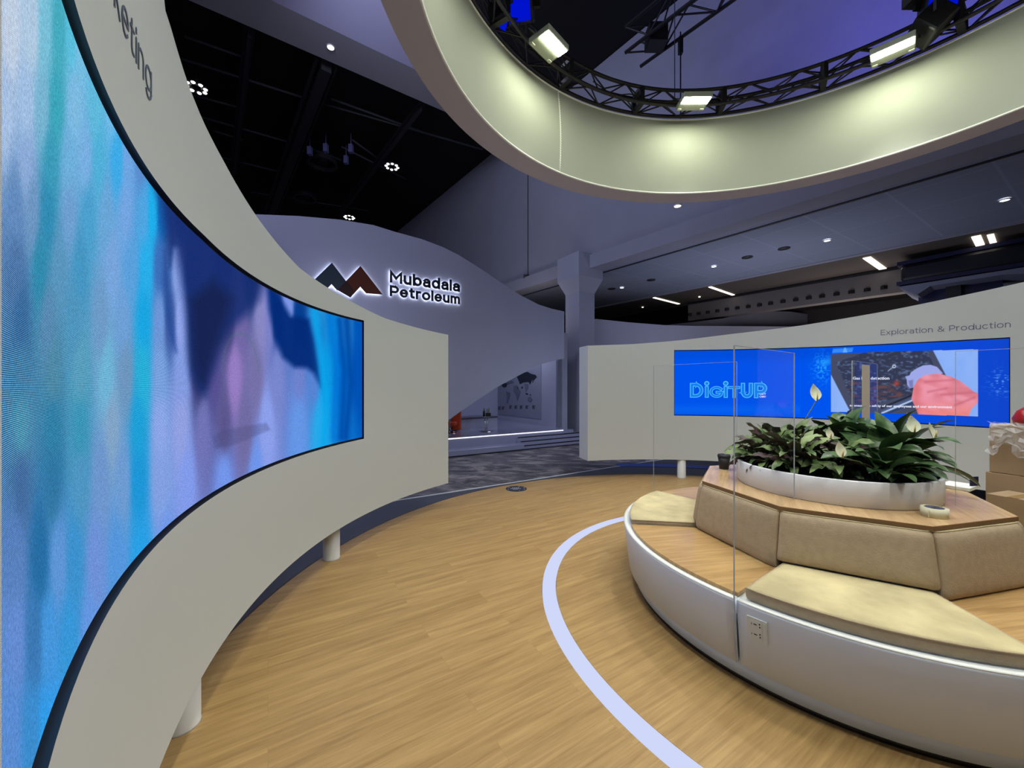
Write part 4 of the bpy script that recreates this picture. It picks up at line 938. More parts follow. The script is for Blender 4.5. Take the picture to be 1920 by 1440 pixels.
p = at(911.5, 808.5, .34); tb = empty('side_table', p, 'chrome side table with twin poles and a round foot on the stage', 'table')
MB().tube([p+Vector((-.02, 0, .01)), p+Vector((-.035, 0, .37))], .012, 8).build('pole', M['chrome'], tb, p)
MB().tube([p+Vector((.02, 0, .01)), p+Vector((.03, 0, .37))], .012, 8).build('pole', M['chrome'], tb, p)
MB().lathe((p.x, p.y), [(0, .355), (.18, .35), (.19, .341)], 28).build('foot', M['chrome'], tb, p)
MB().lathe((p.x, p.y), [(0, .72), (.12, .72), (.12, .705), (0, .705)], 28).build('top', mat('clear table top', lin((150, 152, 165)), .1), tb, p)
gb = mat('dark green glass', lin((26, 48, 30)), .15)
mb = MB().lathe((p.x-.055, p.y), [(0, .72), (.03, .72), (.03, .84), (.011, .88), (.011, .93), (0, .93)], 16)
tag(mb.build('bottle', gb, None, (p.x-.055, p.y, .72)), 'dark green bottle on the twin-pole side table', 'bottle')
mb = MB().box((p.x+.055, p.y, .765), (.13, .1, .09)); tag(mb.build('tray_box', M['blackmetal'], None, (p.x+.055, p.y, .72)), 'small black box beside the green bottle on the side table', 'box')
mb = MB()
for i in range(9):
    a_ = i*2.4; mb.add([Vector((p.x+.05+.03*math.cos(a_), p.y+.03*math.sin(a_), .81+.012*i))+Vector(o3)*.022 for o3 in ((-1, 0, 0), (1, 0, 0), (0, 1, .3), (0, -1, .3), (0, 0, 1.6))], [(0, 2, 4), (2, 1, 4), (1, 3, 4), (3, 0, 4), (0, 3, 1, 2)])
tag(mb.build('garnish', mat('pale green garnish', lin((120, 140, 80)), .6), None, (p.x+.05, p.y, .81)), 'pale green garnish on the small black box', 'garnish')
# square column with flared capital
cc = Vector((1.95, 11.37, 0)); ca, cb = G1*.6, -G2*.62 if (-G2).y > 0 else G2*.62
def sq(grow, z):
    m_ = cc+(ca+cb)/2; return [m_+(ca*(i)+cb*(j))*(.5+grow/.6)+Vector((0, 0, z)) for i, j in ((-1, -1), (1, -1), (1, 1), (-1, 1))]
lv = [sq(0, 0), sq(0, 4.25), sq(.17, 4.66), sq(.17, 5.35)]
vsx = [q_ for g_ in lv for q_ in g_]; fsx = [(0, 1, 2, 3)[::-1], (12, 13, 14, 15)]
for l_ in range(3):
    for k in range(4): fsx.append((l_*4+k, l_*4+(k+1) % 4, l_*4+4+(k+1) % 4, l_*4+4+k))
tag(MB().add(vsx, fsx).build('column', M['facade'], None, cc), 'square white column with a flared head between the facade and the wide screen wall', 'column')
# pavilion wall going on to the right, with a wave crest
def m2(u, v, off=0):
    k = (u-960)/F_PX; P_ = cc+ca+Vector((.0, .25+off, 0)); D_ = Vector((.91, .415, 0)); s = (k*P_.y-P_.x)/(D_.x-k*D_.y); q = P_+D_*s
    return Vector((q.x, q.y, H-(v-V0)/F_PX*q.y if v is not None else 0))
tp2 = [(1100, 596.5), (1128, 599), (1180, 604.5), (1245, 609.5), (1300, 611), (1600, 613), (1700, 618)]
tag(MB().slab([m2(u, v) for u, v in tp2]+[m2(1700, None), m2(1100, None)], Vector((-.415, .91, 0))*.15).build('partition_wall', M['facade'], None, m2(1100, None)), 'lilac grey partition wall beside the column, behind the wide screen wall', 'partition wall')
tp3 = [(1225, 614), (1262, 607.5), (1300, 604), (1356, 597), (1400, 587), (1440, 583.5), (1480, 584), (1515, 589), (1555, 600), (1610, 616)]
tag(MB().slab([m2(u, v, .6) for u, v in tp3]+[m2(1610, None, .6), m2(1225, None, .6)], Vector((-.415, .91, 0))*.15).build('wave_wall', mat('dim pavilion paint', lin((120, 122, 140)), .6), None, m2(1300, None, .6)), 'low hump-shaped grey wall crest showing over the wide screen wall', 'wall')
# navy header of the neighbouring stand
def nv(u, v, dist=14.3): 
    q = fz(u, dist, 0); return Vector((q.x, q.y, H-(v-V0)/F_PX*q.y))
nvy = empty('navy_header', nv(1800, 500), 'navy blue box header hanging at the frame edge, over the far stand', 'header')
MB().slab([nv(1688, 497), nv(2300, 376), nv(2300, 431), nv(1688, 530)], n_*1.6).build('box', M['navy'], nvy, bevel=.1)
MB().slab([nv(1682, 492), nv(2300, 368), nv(2300, 378), nv(1682, 499)], n_*1.7-n_*.05).build('top_trim', M['navyedge'], nvy)
MB().slab([nv(1681, 529), nv(2300, 430), nv(2300, 440), nv(1681, 536)], n_*1.7-n_*.05).build('bottom_trim', M['navyedge'], nvy)
MB().slab([nv(1684, 538), nv(2300, 441), nv(2300, 470), nv(1950, 512), nv(1880, 515), nv(1745, 536), nv(1720, 552), nv(1700, 545)], n_*2.2).build('soffit', mat('pale stand soffit', lin((120, 126, 150)), .6), nvy)
MB().slab([nv(1722, 540, 15), nv(1880, 514, 15), nv(1880, 560, 15), nv(1722, 580, 15)], n_*.5).build('back_panel', M['navyedge'], nvy)
MB().slab([nv(1773, 530, 14.8), nv(1802, 526, 14.8), nv(1802, 600, 14.8), nv(1773, 600, 14.8)], n_*.3).build('pillar', M['blackmetal'], nvy)

# ------------------------------------------------------------------ round bench
bench = empty('round_bench', (C[0], C[1], 0), 'large round white bench with oak seats around an octagonal oak table', 'bench')
PH = 36.2; OR = .82
ZR_, ZS = .445, .452
MB().lathe(C, [(1.0, .0), (1.272, .0), (1.272, .03), (1.0, .03)], 128).build('plinth', M['plinth'], bench, (C[0], C[1], 0))
MB().lathe(C, [(1.0, .03), (1.285, .03), (1.285, .13), (1.0, .13)], 128).build('kick_board', M['kick'], bench, (C[0], C[1], 0))
for q in range(4):      # the skirt is made of four curved panels meeting at the acrylic screens
    a0 = PH+90*q+.35; a1 = PH+90*(q+1)-.35
    MB().lathe(C, [(1.31, .115), (1.328, .115), (1.366, .43), (1.366, ZR_), (1.33, ZR_), (1.29, .43)], 40, a0, a1, True, True).build('skirt_panel', M['white'], bench, (C[0], C[1], 0))
    MB().lathe(C, [(1.366, ZR_-.004), (1.367, ZR_+.002), (1.335, ZR_+.002), (1.335, ZR_-.004)], 40, a0, a1, True, True).build('rim_strip', M['rim'], bench, (C[0], C[1], 0))
MB().lathe(C, [(.75, .36), (1.33, .36), (1.33, ZR_-.006), (.75, ZR_-.006)], 128).build('seat_deck', M['rim'], bench, (C[0], C[1], 0))
def octv(i, r, z): return pol(C, r, PH+45*i, z)
def sector(a0, a1, rin, rout, z0, z1, gap, n=24):      # bay between two octagon corners: straight inner edge, round outer edge
    A_, B_ = pol(C, rin, a0), pol(C, rin, a1)
    da = gap/rout*57.3; pts_ = []
    t = (B_-A_).normalized(); gi = gap/math.cos(math.radians(22.5))
    pts_.append(A_+t*gi); 
    out_ = [pol(C, rout, a0+da+(a1-a0-2*da)*k/n) for k in range(n+1)]
    pts_ += out_; pts_.append(B_-t*gi)
    return [(p_.x, p_.y) for p_ in pts_], z0, z1
# bays: vertices i -> i+1 ; screens stand at i = 0,2,4,6 (36, 126, 216, 306 degrees)
WOODB = {2: 0, 3: 1, 4: 0, 5: 0, 6: 1, 7: 0, 0: 1, 1: 0}
# bay 3 = 171-216 wood, bay 2 = 126-171 cushion, bay 4 = 216-261 cushion, bay 5 = 261-306 wood, bay 1 = 81-126 wood
wood_bays = (1, 3, 5, 7)
for i in wood_bays:
    pts_, z0, z1 = sector(PH+45*i, PH+45*(i+1), .85, 1.325, ZR_-.002, ZS+.012, .004)
    MB().prism(pts_, z0, z1).build('oak_seat', M['seatwood'], bench, (C[0], C[1], z0), bevel=.002)
pts_ = [octv(i, OR, 0) for i in range(8)]
for q in range(4):
    a_ = [Vector((C[0], C[1], 0))]+[octv(2*q+k, OR, 0) for k in range(3)]
    MB().prism([(p_.x, p_.y) for p_ in a_], .783, .808).build('table_top', M['tabletop'], bench, (C[0], C[1], .783), bevel=.0015)
MB().prism([(p_.x, p_.y) for p_ in [octv(i, .72, 0) for i in range(8)]], .43, .783).build('core', M['white'], bench, (C[0], C[1], .43))
mb = MB()
for i in range(8):
    a_, b_ = octv(i, OR+.001, .795), octv(i+1, OR+.001, .795); mb.bar(a_, b_, .003, .022)
mb.build('table_edge', M['woodedge'], bench, (C[0], C[1], .783))
# seat cushions
CUL = {2: 'sand suede seat cushion at the far end of the bench, behind the bare oak seat', 4: 'sand suede seat cushion in front, above the wall socket', 6: 'sand suede seat cushion on the bench side beyond the frame', 0: 'sand suede seat cushion on the far side beside the cardboard boxes'}
def cushion(i, zb, zt, label):
    pts_, z0, z1 = sector(PH+45*i, PH+45*(i+1), .865, 1.318, zb, zt, .03 if i == 4 else .022, 30)
    root = empty('seat_cushion', (C[0], C[1], zb), label, 'cushion', 'sand suede seat cushions')
    n = len(pts_); cx = sum(p_[0] for p_ in pts_)/n; cy = sum(p_[1] for p_ in pts_)/n
    def ins_(k): return [(cx+(x-cx)*k, cy+(y-cy)*k) for x, y in pts_]
    lv = [(.985, z0), (1.0, z0+.012), (1.002, (z0+z1)/2), (1.0, z1-.012), (.993, z1-.004)]
    vs_ = []; fs_ = []
    for k, z in lv: vs_ += [(x, y, z) for x, y in ins_(k)]
    for l_ in range(len(lv)-1):
        for j in range(n): fs_.append((l_*n+j, l_*n+(j+1) % n, (l_+1)*n+(j+1) % n, (l_+1)*n+j))
    fs_.append(tuple(range(n))[::-1])
    MB().add(vs_, fs_, True).build('side_panel', M['suedeside'], root, (C[0], C[1], zb))
    # top with a soft crown
    lv = [(.993, z1-.004), (.985, z1), (.95, z1+.003), (.8, z1+.005), (.4, z1+.006)]; vs_ = []; fs_ = []
    for k, z in lv: vs_ += [(x, y, z) for x, y in ins_(k)]
    for l_ in range(len(lv)-1):
        for j in range(n): fs_.append((l_*n+j, l_*n+(j+1) % n, (l_+1)*n+(j+1) % n, (l_+1)*n+j))
    fs_.append(tuple((len(lv)-1)*n+j for j in range(n)))
    MB().add(vs_, fs_, True).build('top_panel', M['suede'], root, (C[0], C[1], zb))
    pts3 = [Vector((x, y, z1-.003)) for x, y in ins_(.996)]
    MB().tube(pts3, .004, 6, closed=True).build('piping', M['suedeside'], root, (C[0], C[1], zb))
for i in (2, 4, 6, 0): cushion(i, ZR_+.0025, .502 if i == 4 else .49, CUL[i])
# slanted back cushions, one to each side of the octagon
BKL = {2: 'taupe backrest cushion at the far side, seen edge-on past the coffee cup', 3: 'taupe backrest cushion behind the bare oak seat with the acrylic screen before it', 4: 'wide taupe backrest cushion facing the camera, below the tape roll', 5: 'taupe backrest cushion at the frame edge above the oak seat',
       6: 'taupe backrest cushion beyond the frame on the bench side', 7: 'taupe backrest cushion on the hidden side by the boxes', 0: 'taupe backrest cushion on the hidden far side', 1: 'taupe backrest cushion facing the wide blue screen'}
def back_cushion(i):
    zb = (ZS+.0125) if i in wood_bays else .4975 if i != 4 else .510
    g = .012; corners = []
    def pt_(j, r, z, s): 
        A_, B_ = octv(i, r, z), octv(i+1, r, z); t = (B_-A_).normalized(); return A_+t*g if s == 0 else B_-t*g
    Rb, Rt = .893, .845
    nu, nv_ = 14, 8
    root = empty('back_cushion', octv(i+.5 if False else i, .8, zb), BKL[i], 'cushion', 'taupe back cushions')
    def face(r_b, r_t, u, v, puff):
        z = zb+(.782-zb)*v; r = r_b+(r_t-r_b)*v
        A_, B_ = pt_(0, r, z, 0), pt_(0, r, z, 1); p_ = A_.lerp(B_, u)
        nrm = (Vector(((A_.x+B_.x)/2-C[0], (A_.y+B_.y)/2-C[1], 0))).normalized()
        e = min(u, 1-u)*1.0; ev = min(v, 1-v); rnd = .022*(1-min(1, e/.05))**2+.020*(1-min(1, ev/.12))**2
        wr_ = .0025*math.sin(v*40+math.sin(u*5+i)*1.5)*(1 if v > .45 else .3)*math.sin(u*PI)
        return p_+nrm*(puff*(math.sin(PI*u)**.4)*(math.sin(PI*v)**.5)*.008-rnd*(puff > 0)+wr_*(puff > 0))
    us = [0, .008, .02, .045, .09, .2, .35, .5, .65, .8, .91, .955, .98, .992, 1]; vs2 = [0, .02, .06, .12, .25, .4, .55, .7, .82, .9, .95, .985, 1]
    vs_, fs_ = [], []; nU, nV = len(us), len(vs2)
    for u in us:
        for v in vs2: vs_.append(face(Rb, Rt, u, v, 1))
    for a_ in range(nU-1):
        for b_ in range(nV-1): fs_.append((a_*nV+b_, (a_+1)*nV+b_, (a_+1)*nV+b_+1, a_*nV+b_+1))
    off = len(vs_)
    for u in us:
        for v in vs2: vs_.append(face(.765, .765, u, v, 0))
    for a_ in range(nU-1):
        for b_ in range(nV-1): fs_.append((off+a_*nV+b_, off+a_*nV+b_+1, off+(a_+1)*nV+b_+1, off+(a_+1)*nV+b_))
    for a_ in range(nU-1):
        fs_.append((a_*nV+nV-1, (a_+1)*nV+nV-1, off+(a_+1)*nV+nV-1, off+a_*nV+nV-1)); fs_.append((a_*nV, off+a_*nV, off+(a_+1)*nV, (a_+1)*nV))
    for b_ in range(nV-1):
        fs_.append((b_, b_+1, off+b_+1, off+b_)); e_ = (nU-1)*nV; fs_.append((e_+b_, off+e_+b_, off+e_+b_+1, e_+b_+1))
    MB().add(vs_, fs_, True).build('cover', M['suedeside'], root, octv(i, .8, zb))
    pp = [face(Rb, Rt, u, .99, 1)+Vector((0, 0, .001)) for u in us]
    MB().tube(pp, .0035, 6).build('piping', M['suede'], root, octv(i, .8, zb))
for i in range(8): back_cushion(i)
# socket plate on the skirt
th_s = None
for t in np.linspace(180, 270, 2000):
    p_ = pol(C, 1.357, t, .3); u, v = proj(p_)
    if abs(u-1420.5) < .8 and p_.y < 2.745: th_s = t; break
th_s = th_s or 218.5
def skp(dt, z, lift): # point of the skirt's face; dt metres along
    r = 1.328+(z-.115)/(.43-.115)*.038+lift; return pol(C, r, th_s+math.degrees(dt/1.36), z)
zsv = None
for z in np.linspace(.2, .44, 400):
    if proj(skp(0, z, 0))[1] <= 1181: zsv = z; break
zsv = zsv or .36
sk = empty('wall_socket', skp(0, zsv, 0), 'white double socket plate on the bench skirt below the front cushion', 'socket')
def plate(x0, x1, z0, z1, l0, l1): return MB().add([skp(x, z, l) for l in (l0, l1) for x, z in ((x0, z0), (x1, z0), (x1, z1), (x0, z1))], [(3, 2, 1, 0), (4, 5, 6, 7), (0, 1, 5, 4), (1, 2, 6, 5), (2, 3, 7, 6), (3, 0, 4, 7)])
plate(-.043, .043, zsv-.058, zsv+.058, .0, .009).build('plate', M['socket'], sk, bevel=.002)
plate(-.026, .022, zsv-.045, zsv+.045, .009, .0105).build('insert', M['socket'], sk, bevel=.001)
plate(.0275, .039, zsv-.05, zsv+.05, .009, .0105).build('side_bar', M['socket'], sk, bevel=.001)
for z in (zsv+.026, zsv-.024):
    mb = MB()
    for (x, w_, h_, dz) in ((-.022, .0022, .008, 0), (-.006, .014, .0045, .002), (.013, .005, .007, .010), (.0135, .005, .007, -.004)):
        for f_ in plate(x-w_/2, x+w_/2, z+dz-h_/2, z+dz+h_/2, .0105, .0112).f[:0]: pass
        q = plate(x-w_/2, x+w_/2, z+dz-h_/2, z+dz+h_/2, .0100, .0112); mb.add(q.v, q.f)
    mb.build('outlet', M['hole'], sk)
# acrylic screens standing between the bays
ACL = {4: 'tall clear acrylic screen crossing the bench in front, nearest the camera', 2: 'clear acrylic screen at the far bench end, before the wide white wall', 0: 'clear acrylic screen behind the plants with paper still taped on', 6: 'clear acrylic screen at the frame edge beyond the tape roll'}
def acr(i):
    root = empty('acrylic_screen', octv(i, 1.0, .45), ACL[i], 'screen', 'clear acrylic screens across the bench')
    a_ = math.radians(PH+45*i); r_ = Vector((math.cos(a_), math.sin(a_), 0)); t_ = Vector((-r_.y, r_.x, 0)); c_ = Vector((C[0], C[1], 0))
    ri = .60; tk = .0028
    prof = [(1.337, .13), (1.374, .46), (1.374, 1.70), (ri, 1.70), (ri, .812), (.9, .812), (.9, .46), (1.25, .46), (1.25, .13)]
    MB().slab([c_+r_*x+Vector((0, 0, z))-t_*tk for x, z in prof], t_*2*tk).build('sheet', M['acrylic'], root)
    mb = MB().bar(c_+r_*1.3745+Vector((0, 0, .46)), c_+r_*1.3745+Vector((0, 0, 1.70)), .0084, .0015)
    mb = MB().slab([c_+r_*x+Vector((0, 0, z))-t_*tk*1.02 for x, z in ((1.337, .13), (1.374, .46), (1.374, 1.70), (1.3765, 1.70), (1.3765, .46), (1.3395, .13))], t_*2.04*tk)
    mb.slab([c_+r_*x+Vector((0, 0, z))-t_*tk*1.02 for x, z in ((1.374, 1.70), (1.374, 1.702), (ri, 1.702), (ri, 1.70))], t_*2.04*tk)
    mb.slab([c_+r_*x+Vector((0, 0, z))-t_*tk*1.02 for x, z in ((ri, 1.702), (ri-.002, 1.702), (ri-.002, .812), (ri, .812))], t_*2.04*tk)
    mb.build('polished_edge', M['acrylicedge'], root)
    if i == 0:
        for (x0, x1, m_) in ((.86, 1.10, M['cardboard']), ):
            MB().slab([c_+r_*x+Vector((0, 0, z))-t_*(tk+.002) for x, z in ((x0, .9), (x1, .9), (x1, 1.68), (x0, 1.68))], t_*.001).build('masking_paper', mat('beige masking paper', lin((190, 180, 165)), .7), root)
for i in (4, 2, 0, 6): acr(i)

# planter
plr = empty('planter', (C[0]-.01, C[1]-.02, .808), 'low round white planter on the oak table, full of plants', 'planter')
PC = (C[0]-.012, C[1]-.02)
MB().lathe(PC, [(.0, .809), (.545, .809), (.55, .812), (.55, .955), (.548, .958), (.532, .958), (.53, .955), (.53, .92)], 96).build('shell', M['planter'], plr, (PC[0], PC[1], .809))
mb = MB()
for i in range(24): 
    for j in range(12): pass
soil = MB().lathe(PC, [(0.001, .945), (.15, .95), (.3, .94), (.45, .935), (.531, .93)], 48)
tag(soil.build('soil', M['soil'], plr, (PC[0], PC[1], .93)), kind='stuff')

# plants --------------------------------------------------------------
def leaf_geo(mb, base, az, L, W, rise, droop, wavy=0, petiole=.3, twist=0, ph=0.0, cup=.25):
    """petiole + blade, arching out from base towards azimuth az"""
    n = 10; d = Vector((math.cos(az), math.sin(az), 0)); sidev = Vector((-d.y, d.x, 0)); pts_ = []; p_ = Vector(base); ang = rise
    tot = L*(1+petiole)
    for k in range(n+1):
        pts_.append((p_.copy(), ang)); stp_ = tot/n; p_ = p_+(d*math.cos(ang)+Vector((0, 0, 1))*math.sin(ang))*stp_
        ang -= droop/n*(0.4+1.3*k/n)
    kp = petiole/(1+petiole); rows = []
    m_ = 4 if not wavy else 6
    for k, (p_, an) in enumerate(pts_):
        t = k/n; x = (t-kp)/(1-kp)
        wd = .004 if x <= 0 else W*.5*(math.sin(PI*min(1, x**.75))**.8)*(1 if x < .97 else .5)+.002
        if k == n: wd = .0008
        nrm = Vector((0, 0, 1))*math.cos(an)-d*math.sin(an)
        sv = (sidev*math.cos(twist*t)+nrm*math.sin(twist*t)); row = []
        for j in range(m_+1):
            s_ = j/m_*2-1
            wv_ = wavy*wd*math.sin(k*2.6+ph+(0 if s_ > 0 else 1.7))*abs(s_)**1.5 if x > 0 else 0
            row.append(p_+sv*s_*wd*(1+.12*wv_/(wd+1e-6)*0)+nrm*(cup*abs(s_)*wd+wv_))
        rows.append(row)
    n1 = m_+1; vs_ = [q_ for r_ in rows for q_ in r_]
    fs_ = [(k*n1+j, k*n1+j+1, (k+1)*n1+j+1, (k+1)*n1+j) for k in range(n) for j in range(m_)]
    mb.add(vs_, fs_, True)
def two_side(front, back):
    m = bpy.data.materials.new(front.name+' two sided'); m.use_nodes = True; nt = m.node_tree; b_ = nt.nodes['Principled BSDF']
    g = nt.nodes.new('ShaderNodeNewGeometry'); n = nt.nodes.new('ShaderNodeTexNoise'); n.inputs['Scale'].default_value = 16; n.inputs['Detail'].default_value = 4
    tc = nt.nodes.new('ShaderNodeTexCoord'); nt.links.new(tc.outputs['Object'], n.inputs['Vector'])
    r = nt.nodes.new('ShaderNodeValToRGB'); r.color_ramp.elements[0].position = .35; r.color_ramp.elements[1].position = .68
    c0 = front; return m
def leafmat(name, ca_, cb_, under, rough):
    m = bpy.data.materials.new(name); m.use_nodes = True; nt = m.node_tree; b_ = nt.nodes['Principled BSDF']
    g = nt.nodes.new('ShaderNodeNewGeometry'); n = nt.nodes.new('ShaderNodeTexNoise'); n.inputs['Scale'].default_value = 14; n.inputs['Detail'].default_value = 4
    nt.links.new(g.outputs['Position'], n.inputs['Vector'])
    r = nt.nodes.new('ShaderNodeValToRGB'); e = r.color_ramp.elements; e[0].position = .36; e[1].position = .66; e[0].color = (*lin(ca_), 1); e[1].color = (*lin(cb_), 1)
    nt.links.new(n.outputs['Fac'], r.inputs[0])
    mx = nt.nodes.new('ShaderNodeMix'); mx.data_type = 'RGBA'; mx.inputs[7].default_value = (*lin(under), 1)
    nt.links.new(g.outputs['Backfacing'], mx.inputs[0]); nt.links.new(r.outputs[0], mx.inputs[6]); nt.links.new(mx.outputs[2], b_.inputs['Base Color'])
    b_.inputs['Roughness'].default_value = rough; b_.inputs['Specular IOR Level'].default_value = .4
    return m
LM = leafmat('peace lily leaf', (40, 66, 38), (82, 110, 66), (58, 84, 50), .35)
CM = leafmat('wavy calathea leaf', (66, 90, 48), (128, 146, 92), (70, 60, 56), .45)
DM = leafmat('dark leaf', (40, 24, 30), (66, 40, 44), (44, 26, 32), .45)
def flower(root, base, top, lean, sz=.1):
    base = Vector(base); top = Vector(top); mid = base.lerp(top, .5)+Vector((0, 0, .04))
    MB().tube([base, mid, top], .0032, 6).build('flower_stalk', M['stem'], root, base)
    d = Vector(lean).normalized(); up = Vector((0, 0, 1)); s_ = d.cross(up).normalized(); n1 = 9
    vs_ = []; fs_ = []
    for k in range(n1+1):
        t = k/n1; wd = sz*.34*math.sin(PI*t**.8)+.0005; z = sz*1.0*t; bk = .22*sz*math.sin(t*2.2)
        for j in range(5):
            q = j/4*2-1; vs_.append(top+up*z-d*bk+s_*q*wd+d*abs(q)*wd*.5)
    for k in range(n1):
        for j in range(4): fs_.append((k*5+j, k*5+j+1, (k+1)*5+j+1, (k+1)*5+j))
    MB().add(vs_, fs_, True).build('spathe', M['spathe'], root, base)
    MB().tube([top+d*.01+up*.004, top+d*.014+up*sz*.5], [.005, .0035], 8).build('spadix', M['spadix'], root, base)
def plant(x, y, kind, n, hgt, label, seed, flowers=(), lenk=1.0):
    n = int(n*1.9)
    rnd = random.Random(seed); base = Vector((x, y, .938))
    root = empty('peace_lily' if kind == 'lily' else 'calathea', base, label, 'plant', 'plants in the round planter')
    mb = MB(); md = MB()
    for k in range(n):
        az = k*2.39996+rnd.uniform(-.3, .3); f_ = k/n
        rise = math.radians(86-f_*62+rnd.uniform(-10, 10)); L = (.17+.13*rnd.random())*hgt/.4*lenk*(1-.15*f_)
        b_ = base+Vector((rnd.uniform(-.03, .03), rnd.uniform(-.03, .03), 0))
        if kind == 'lily':
            leaf_geo(mb, b_, az, L*1.0, L*(.36+.08*rnd.random()), rise, rnd.uniform(1.1, 2.1), 0, .55, rnd.uniform(-.6, .6), cup=.22)
        else:
            tgt = md if rnd.random() < .16 else mb
            leaf_geo(tgt, b_, az, L*.95, L*(.21+.07*rnd.random()), rise, rnd.uniform(.9, 2.3), .34, .5, rnd.uniform(-1.1, 1.1), ph=rnd.random()*6, cup=.12)
    mb.build('foliage', LM if kind == 'lily' else CM, root, base)
    if md.v: md.build('dark_leaf', DM, root, base)
    for top, lean, sz in flowers: flower(root, base, top, lean, sz)
    return root
def pp(u, v, y): return Vector(((u-960)/F_PX*y, y, H-(v-V0)/F_PX*y))
px_, py_ = PC
plant(px_-.35, py_+.10, 'cal', 34, .38, 'bushy wavy-leaved plant spilling over the planter side next to the coffee cup', 11, (), .88)
plant(px_-.30, py_-.10, 'cal', 34, .38, 'wavy-leaved plant behind the vertical acrylic edge', 12)
plant(px_-.16, py_+.18, 'cal', 30, .42, 'wavy-leaved plant below the tall white flower', 13, [(pp(1530, 752, 2.9), (.1, -1, 0), .13)])
plant(px_-.10, py_-.20, 'cal', 30, .36, 'dark wavy plant in the shade at the planter middle', 14)
plant(px_+.02, py_-.36, 'lily', 22, .34, 'peace lily with one drooping white flower hanging over the planter front', 21, [(pp(1577, 858, 2.2), (0, -1, 0), .09)], 1.05)
plant(px_+.08, py_+.06, 'cal', 28, .42, 'wavy plant in the middle of the planter, before the glove picture', 15)
plant(px_+.22, py_-.24, 'lily', 24, .38, 'broad-leaved peace lily at the front of the planter beside the tape roll', 22, [(pp(1556, 822, 2.3), (-.2, -1, 0), .06)], 1.1)
plant(px_+.24, py_+.10, 'lily', 24, .42, 'peace lily with two round white flowers standing up', 23, [(pp(1713, 812, 2.5), (-.3, -1, 0), .11), (pp(1750, 822, 2.45), (.5, -1, 0), .10)], 1.1)
plant(px_+.40, py_-.05, 'lily', 22, .40, 'peace lily leaning over the planter side towards the boxes', 24, (), 1.15)
plant(px_+.10, py_+.34, 'cal', 26, .38, 'wavy plant at the back of the planter, facing the wide screen', 16)
plant(px_+.32, py_+.28, 'cal', 26, .40, 'pale wavy plant at the back with one white bud', 17, [(pp(1703, 786, 3.0), (0, -1, 0), .05)])
plant(px_-.14, py_+.40, 'cal', 24, .36, 'low wavy plant at the far rim of the planter', 18)

# ------------------------------------------------------------------ things on and around the table
p = at(1357.5, 880.5, .808)
cup = empty('paper_cup', p, 'black paper coffee cup with lid on the oak table beside the planter', 'cup')
MB().lathe((p.x, p.y), [(0, .8085), (.034, .8085), (.046, .915), (0, .915)], 36).build('body', M['cup'], cup, p)
MB().lathe((p.x, p.y), [(.049, .912), (.0495, .92), (.046, .934), (.036, .936), (0, .934)], 36).build('lid', M['cup'], cup, p)
MB().lathe((p.x, p.y), [(0, .8083), (.035, .8083), (.0355, .813), (.0345, .813)], 36).build('base_band', M['cream'], cup, p)
p = at(1752, 968, .808)
tape = empty('tape_roll', p, 'roll of cream masking tape with a loose end on the table before the planter', 'tape')
MB().lathe((p.x, p.y), [(.038, .8085), (.054, .8085), (.054, .855), (.038, .855)], 48, closed=True).build('tape', M['cream'], tape, p)
MB().lathe((p.x, p.y), [(.0345, .809), (.038, .809), (.038, .8565), (.0345, .8565)], 48, closed=True).build('core', mat('printed grey core', lin((96, 96, 116)), .6, noise=(60, .4)), tape, p)
MB().slab([p+Vector((-.05, -.02, .046)), p+Vector((-.064, -.03, .034)), p+Vector((-.07, -.035, .004)), p+Vector((-.05, -.022, .002))], (.0, .001, 0)).build('loose_end', M['cream'], tape, p)
# cardboard boxes behind the bench
def box_thing(c_, size, rot, label, z0, flaps=True):
    m = Matrix.Rotation(rot, 3, 'Z'); root = empty('cardboard_box', (c_[0], c_[1], z0), label, 'box', 'cardboard boxes behind the bench')
    MB().box((c_[0], c_[1], z0+size[2]/2), size, m).build('carton', M['cardboard'], root, (c_[0], c_[1], z0), bevel=.003)
    MB().box((c_[0], c_[1], z0+size[2]+.001), (size[0], .05, .0015), m).build('tape_strip', mat('clear brown tape', lin((150, 120, 80)), .2), root)
box_thing((4.09, 3.05), (.42, .40, .81), .35, 'big lower cardboard box at the frame edge, behind the bench', 0)
box_thing((4.08, 3.05), (.38, .36, .38), .35, 'upper cardboard box at the frame edge, behind the bench, stacked on the bigger one', .813)
box_thing((3.47, 2.66), (.26, .24, .26), .3, 'small pale cardboard box on the bench seat behind the table', .493)
b3 = empty('plastic_sheet', (3.70, 2.9, 1.0), 'crumpled clear plastic sheet draped over the upper cardboard box', 'plastic sheet')
rs = random.Random(5); vs_ = []; fs_ = []; nx, ny = 18, 12
for i in range(nx+1):
    for j in range(ny+1):
        tt_ = i/nx; bx, by = 3.795+.16*tt_, 3.13-.37*tt_
        vs_.append((bx+.012*rs.uniform(-1, 1), by-.02*math.sin(PI*j/ny)-.012*math.sin(i*1.7+j)+.012*rs.uniform(-1, 1), 1.215-.27*j/ny*(.6+.4*math.sin(i*.5+1)**2)+.012*rs.uniform(-1, 1)))
for i in range(nx):
    for j in range(ny): fs_.append((i*(ny+1)+j, (i+1)*(ny+1)+j, (i+1)*(ny+1)+j+1, i*(ny+1)+j+1))
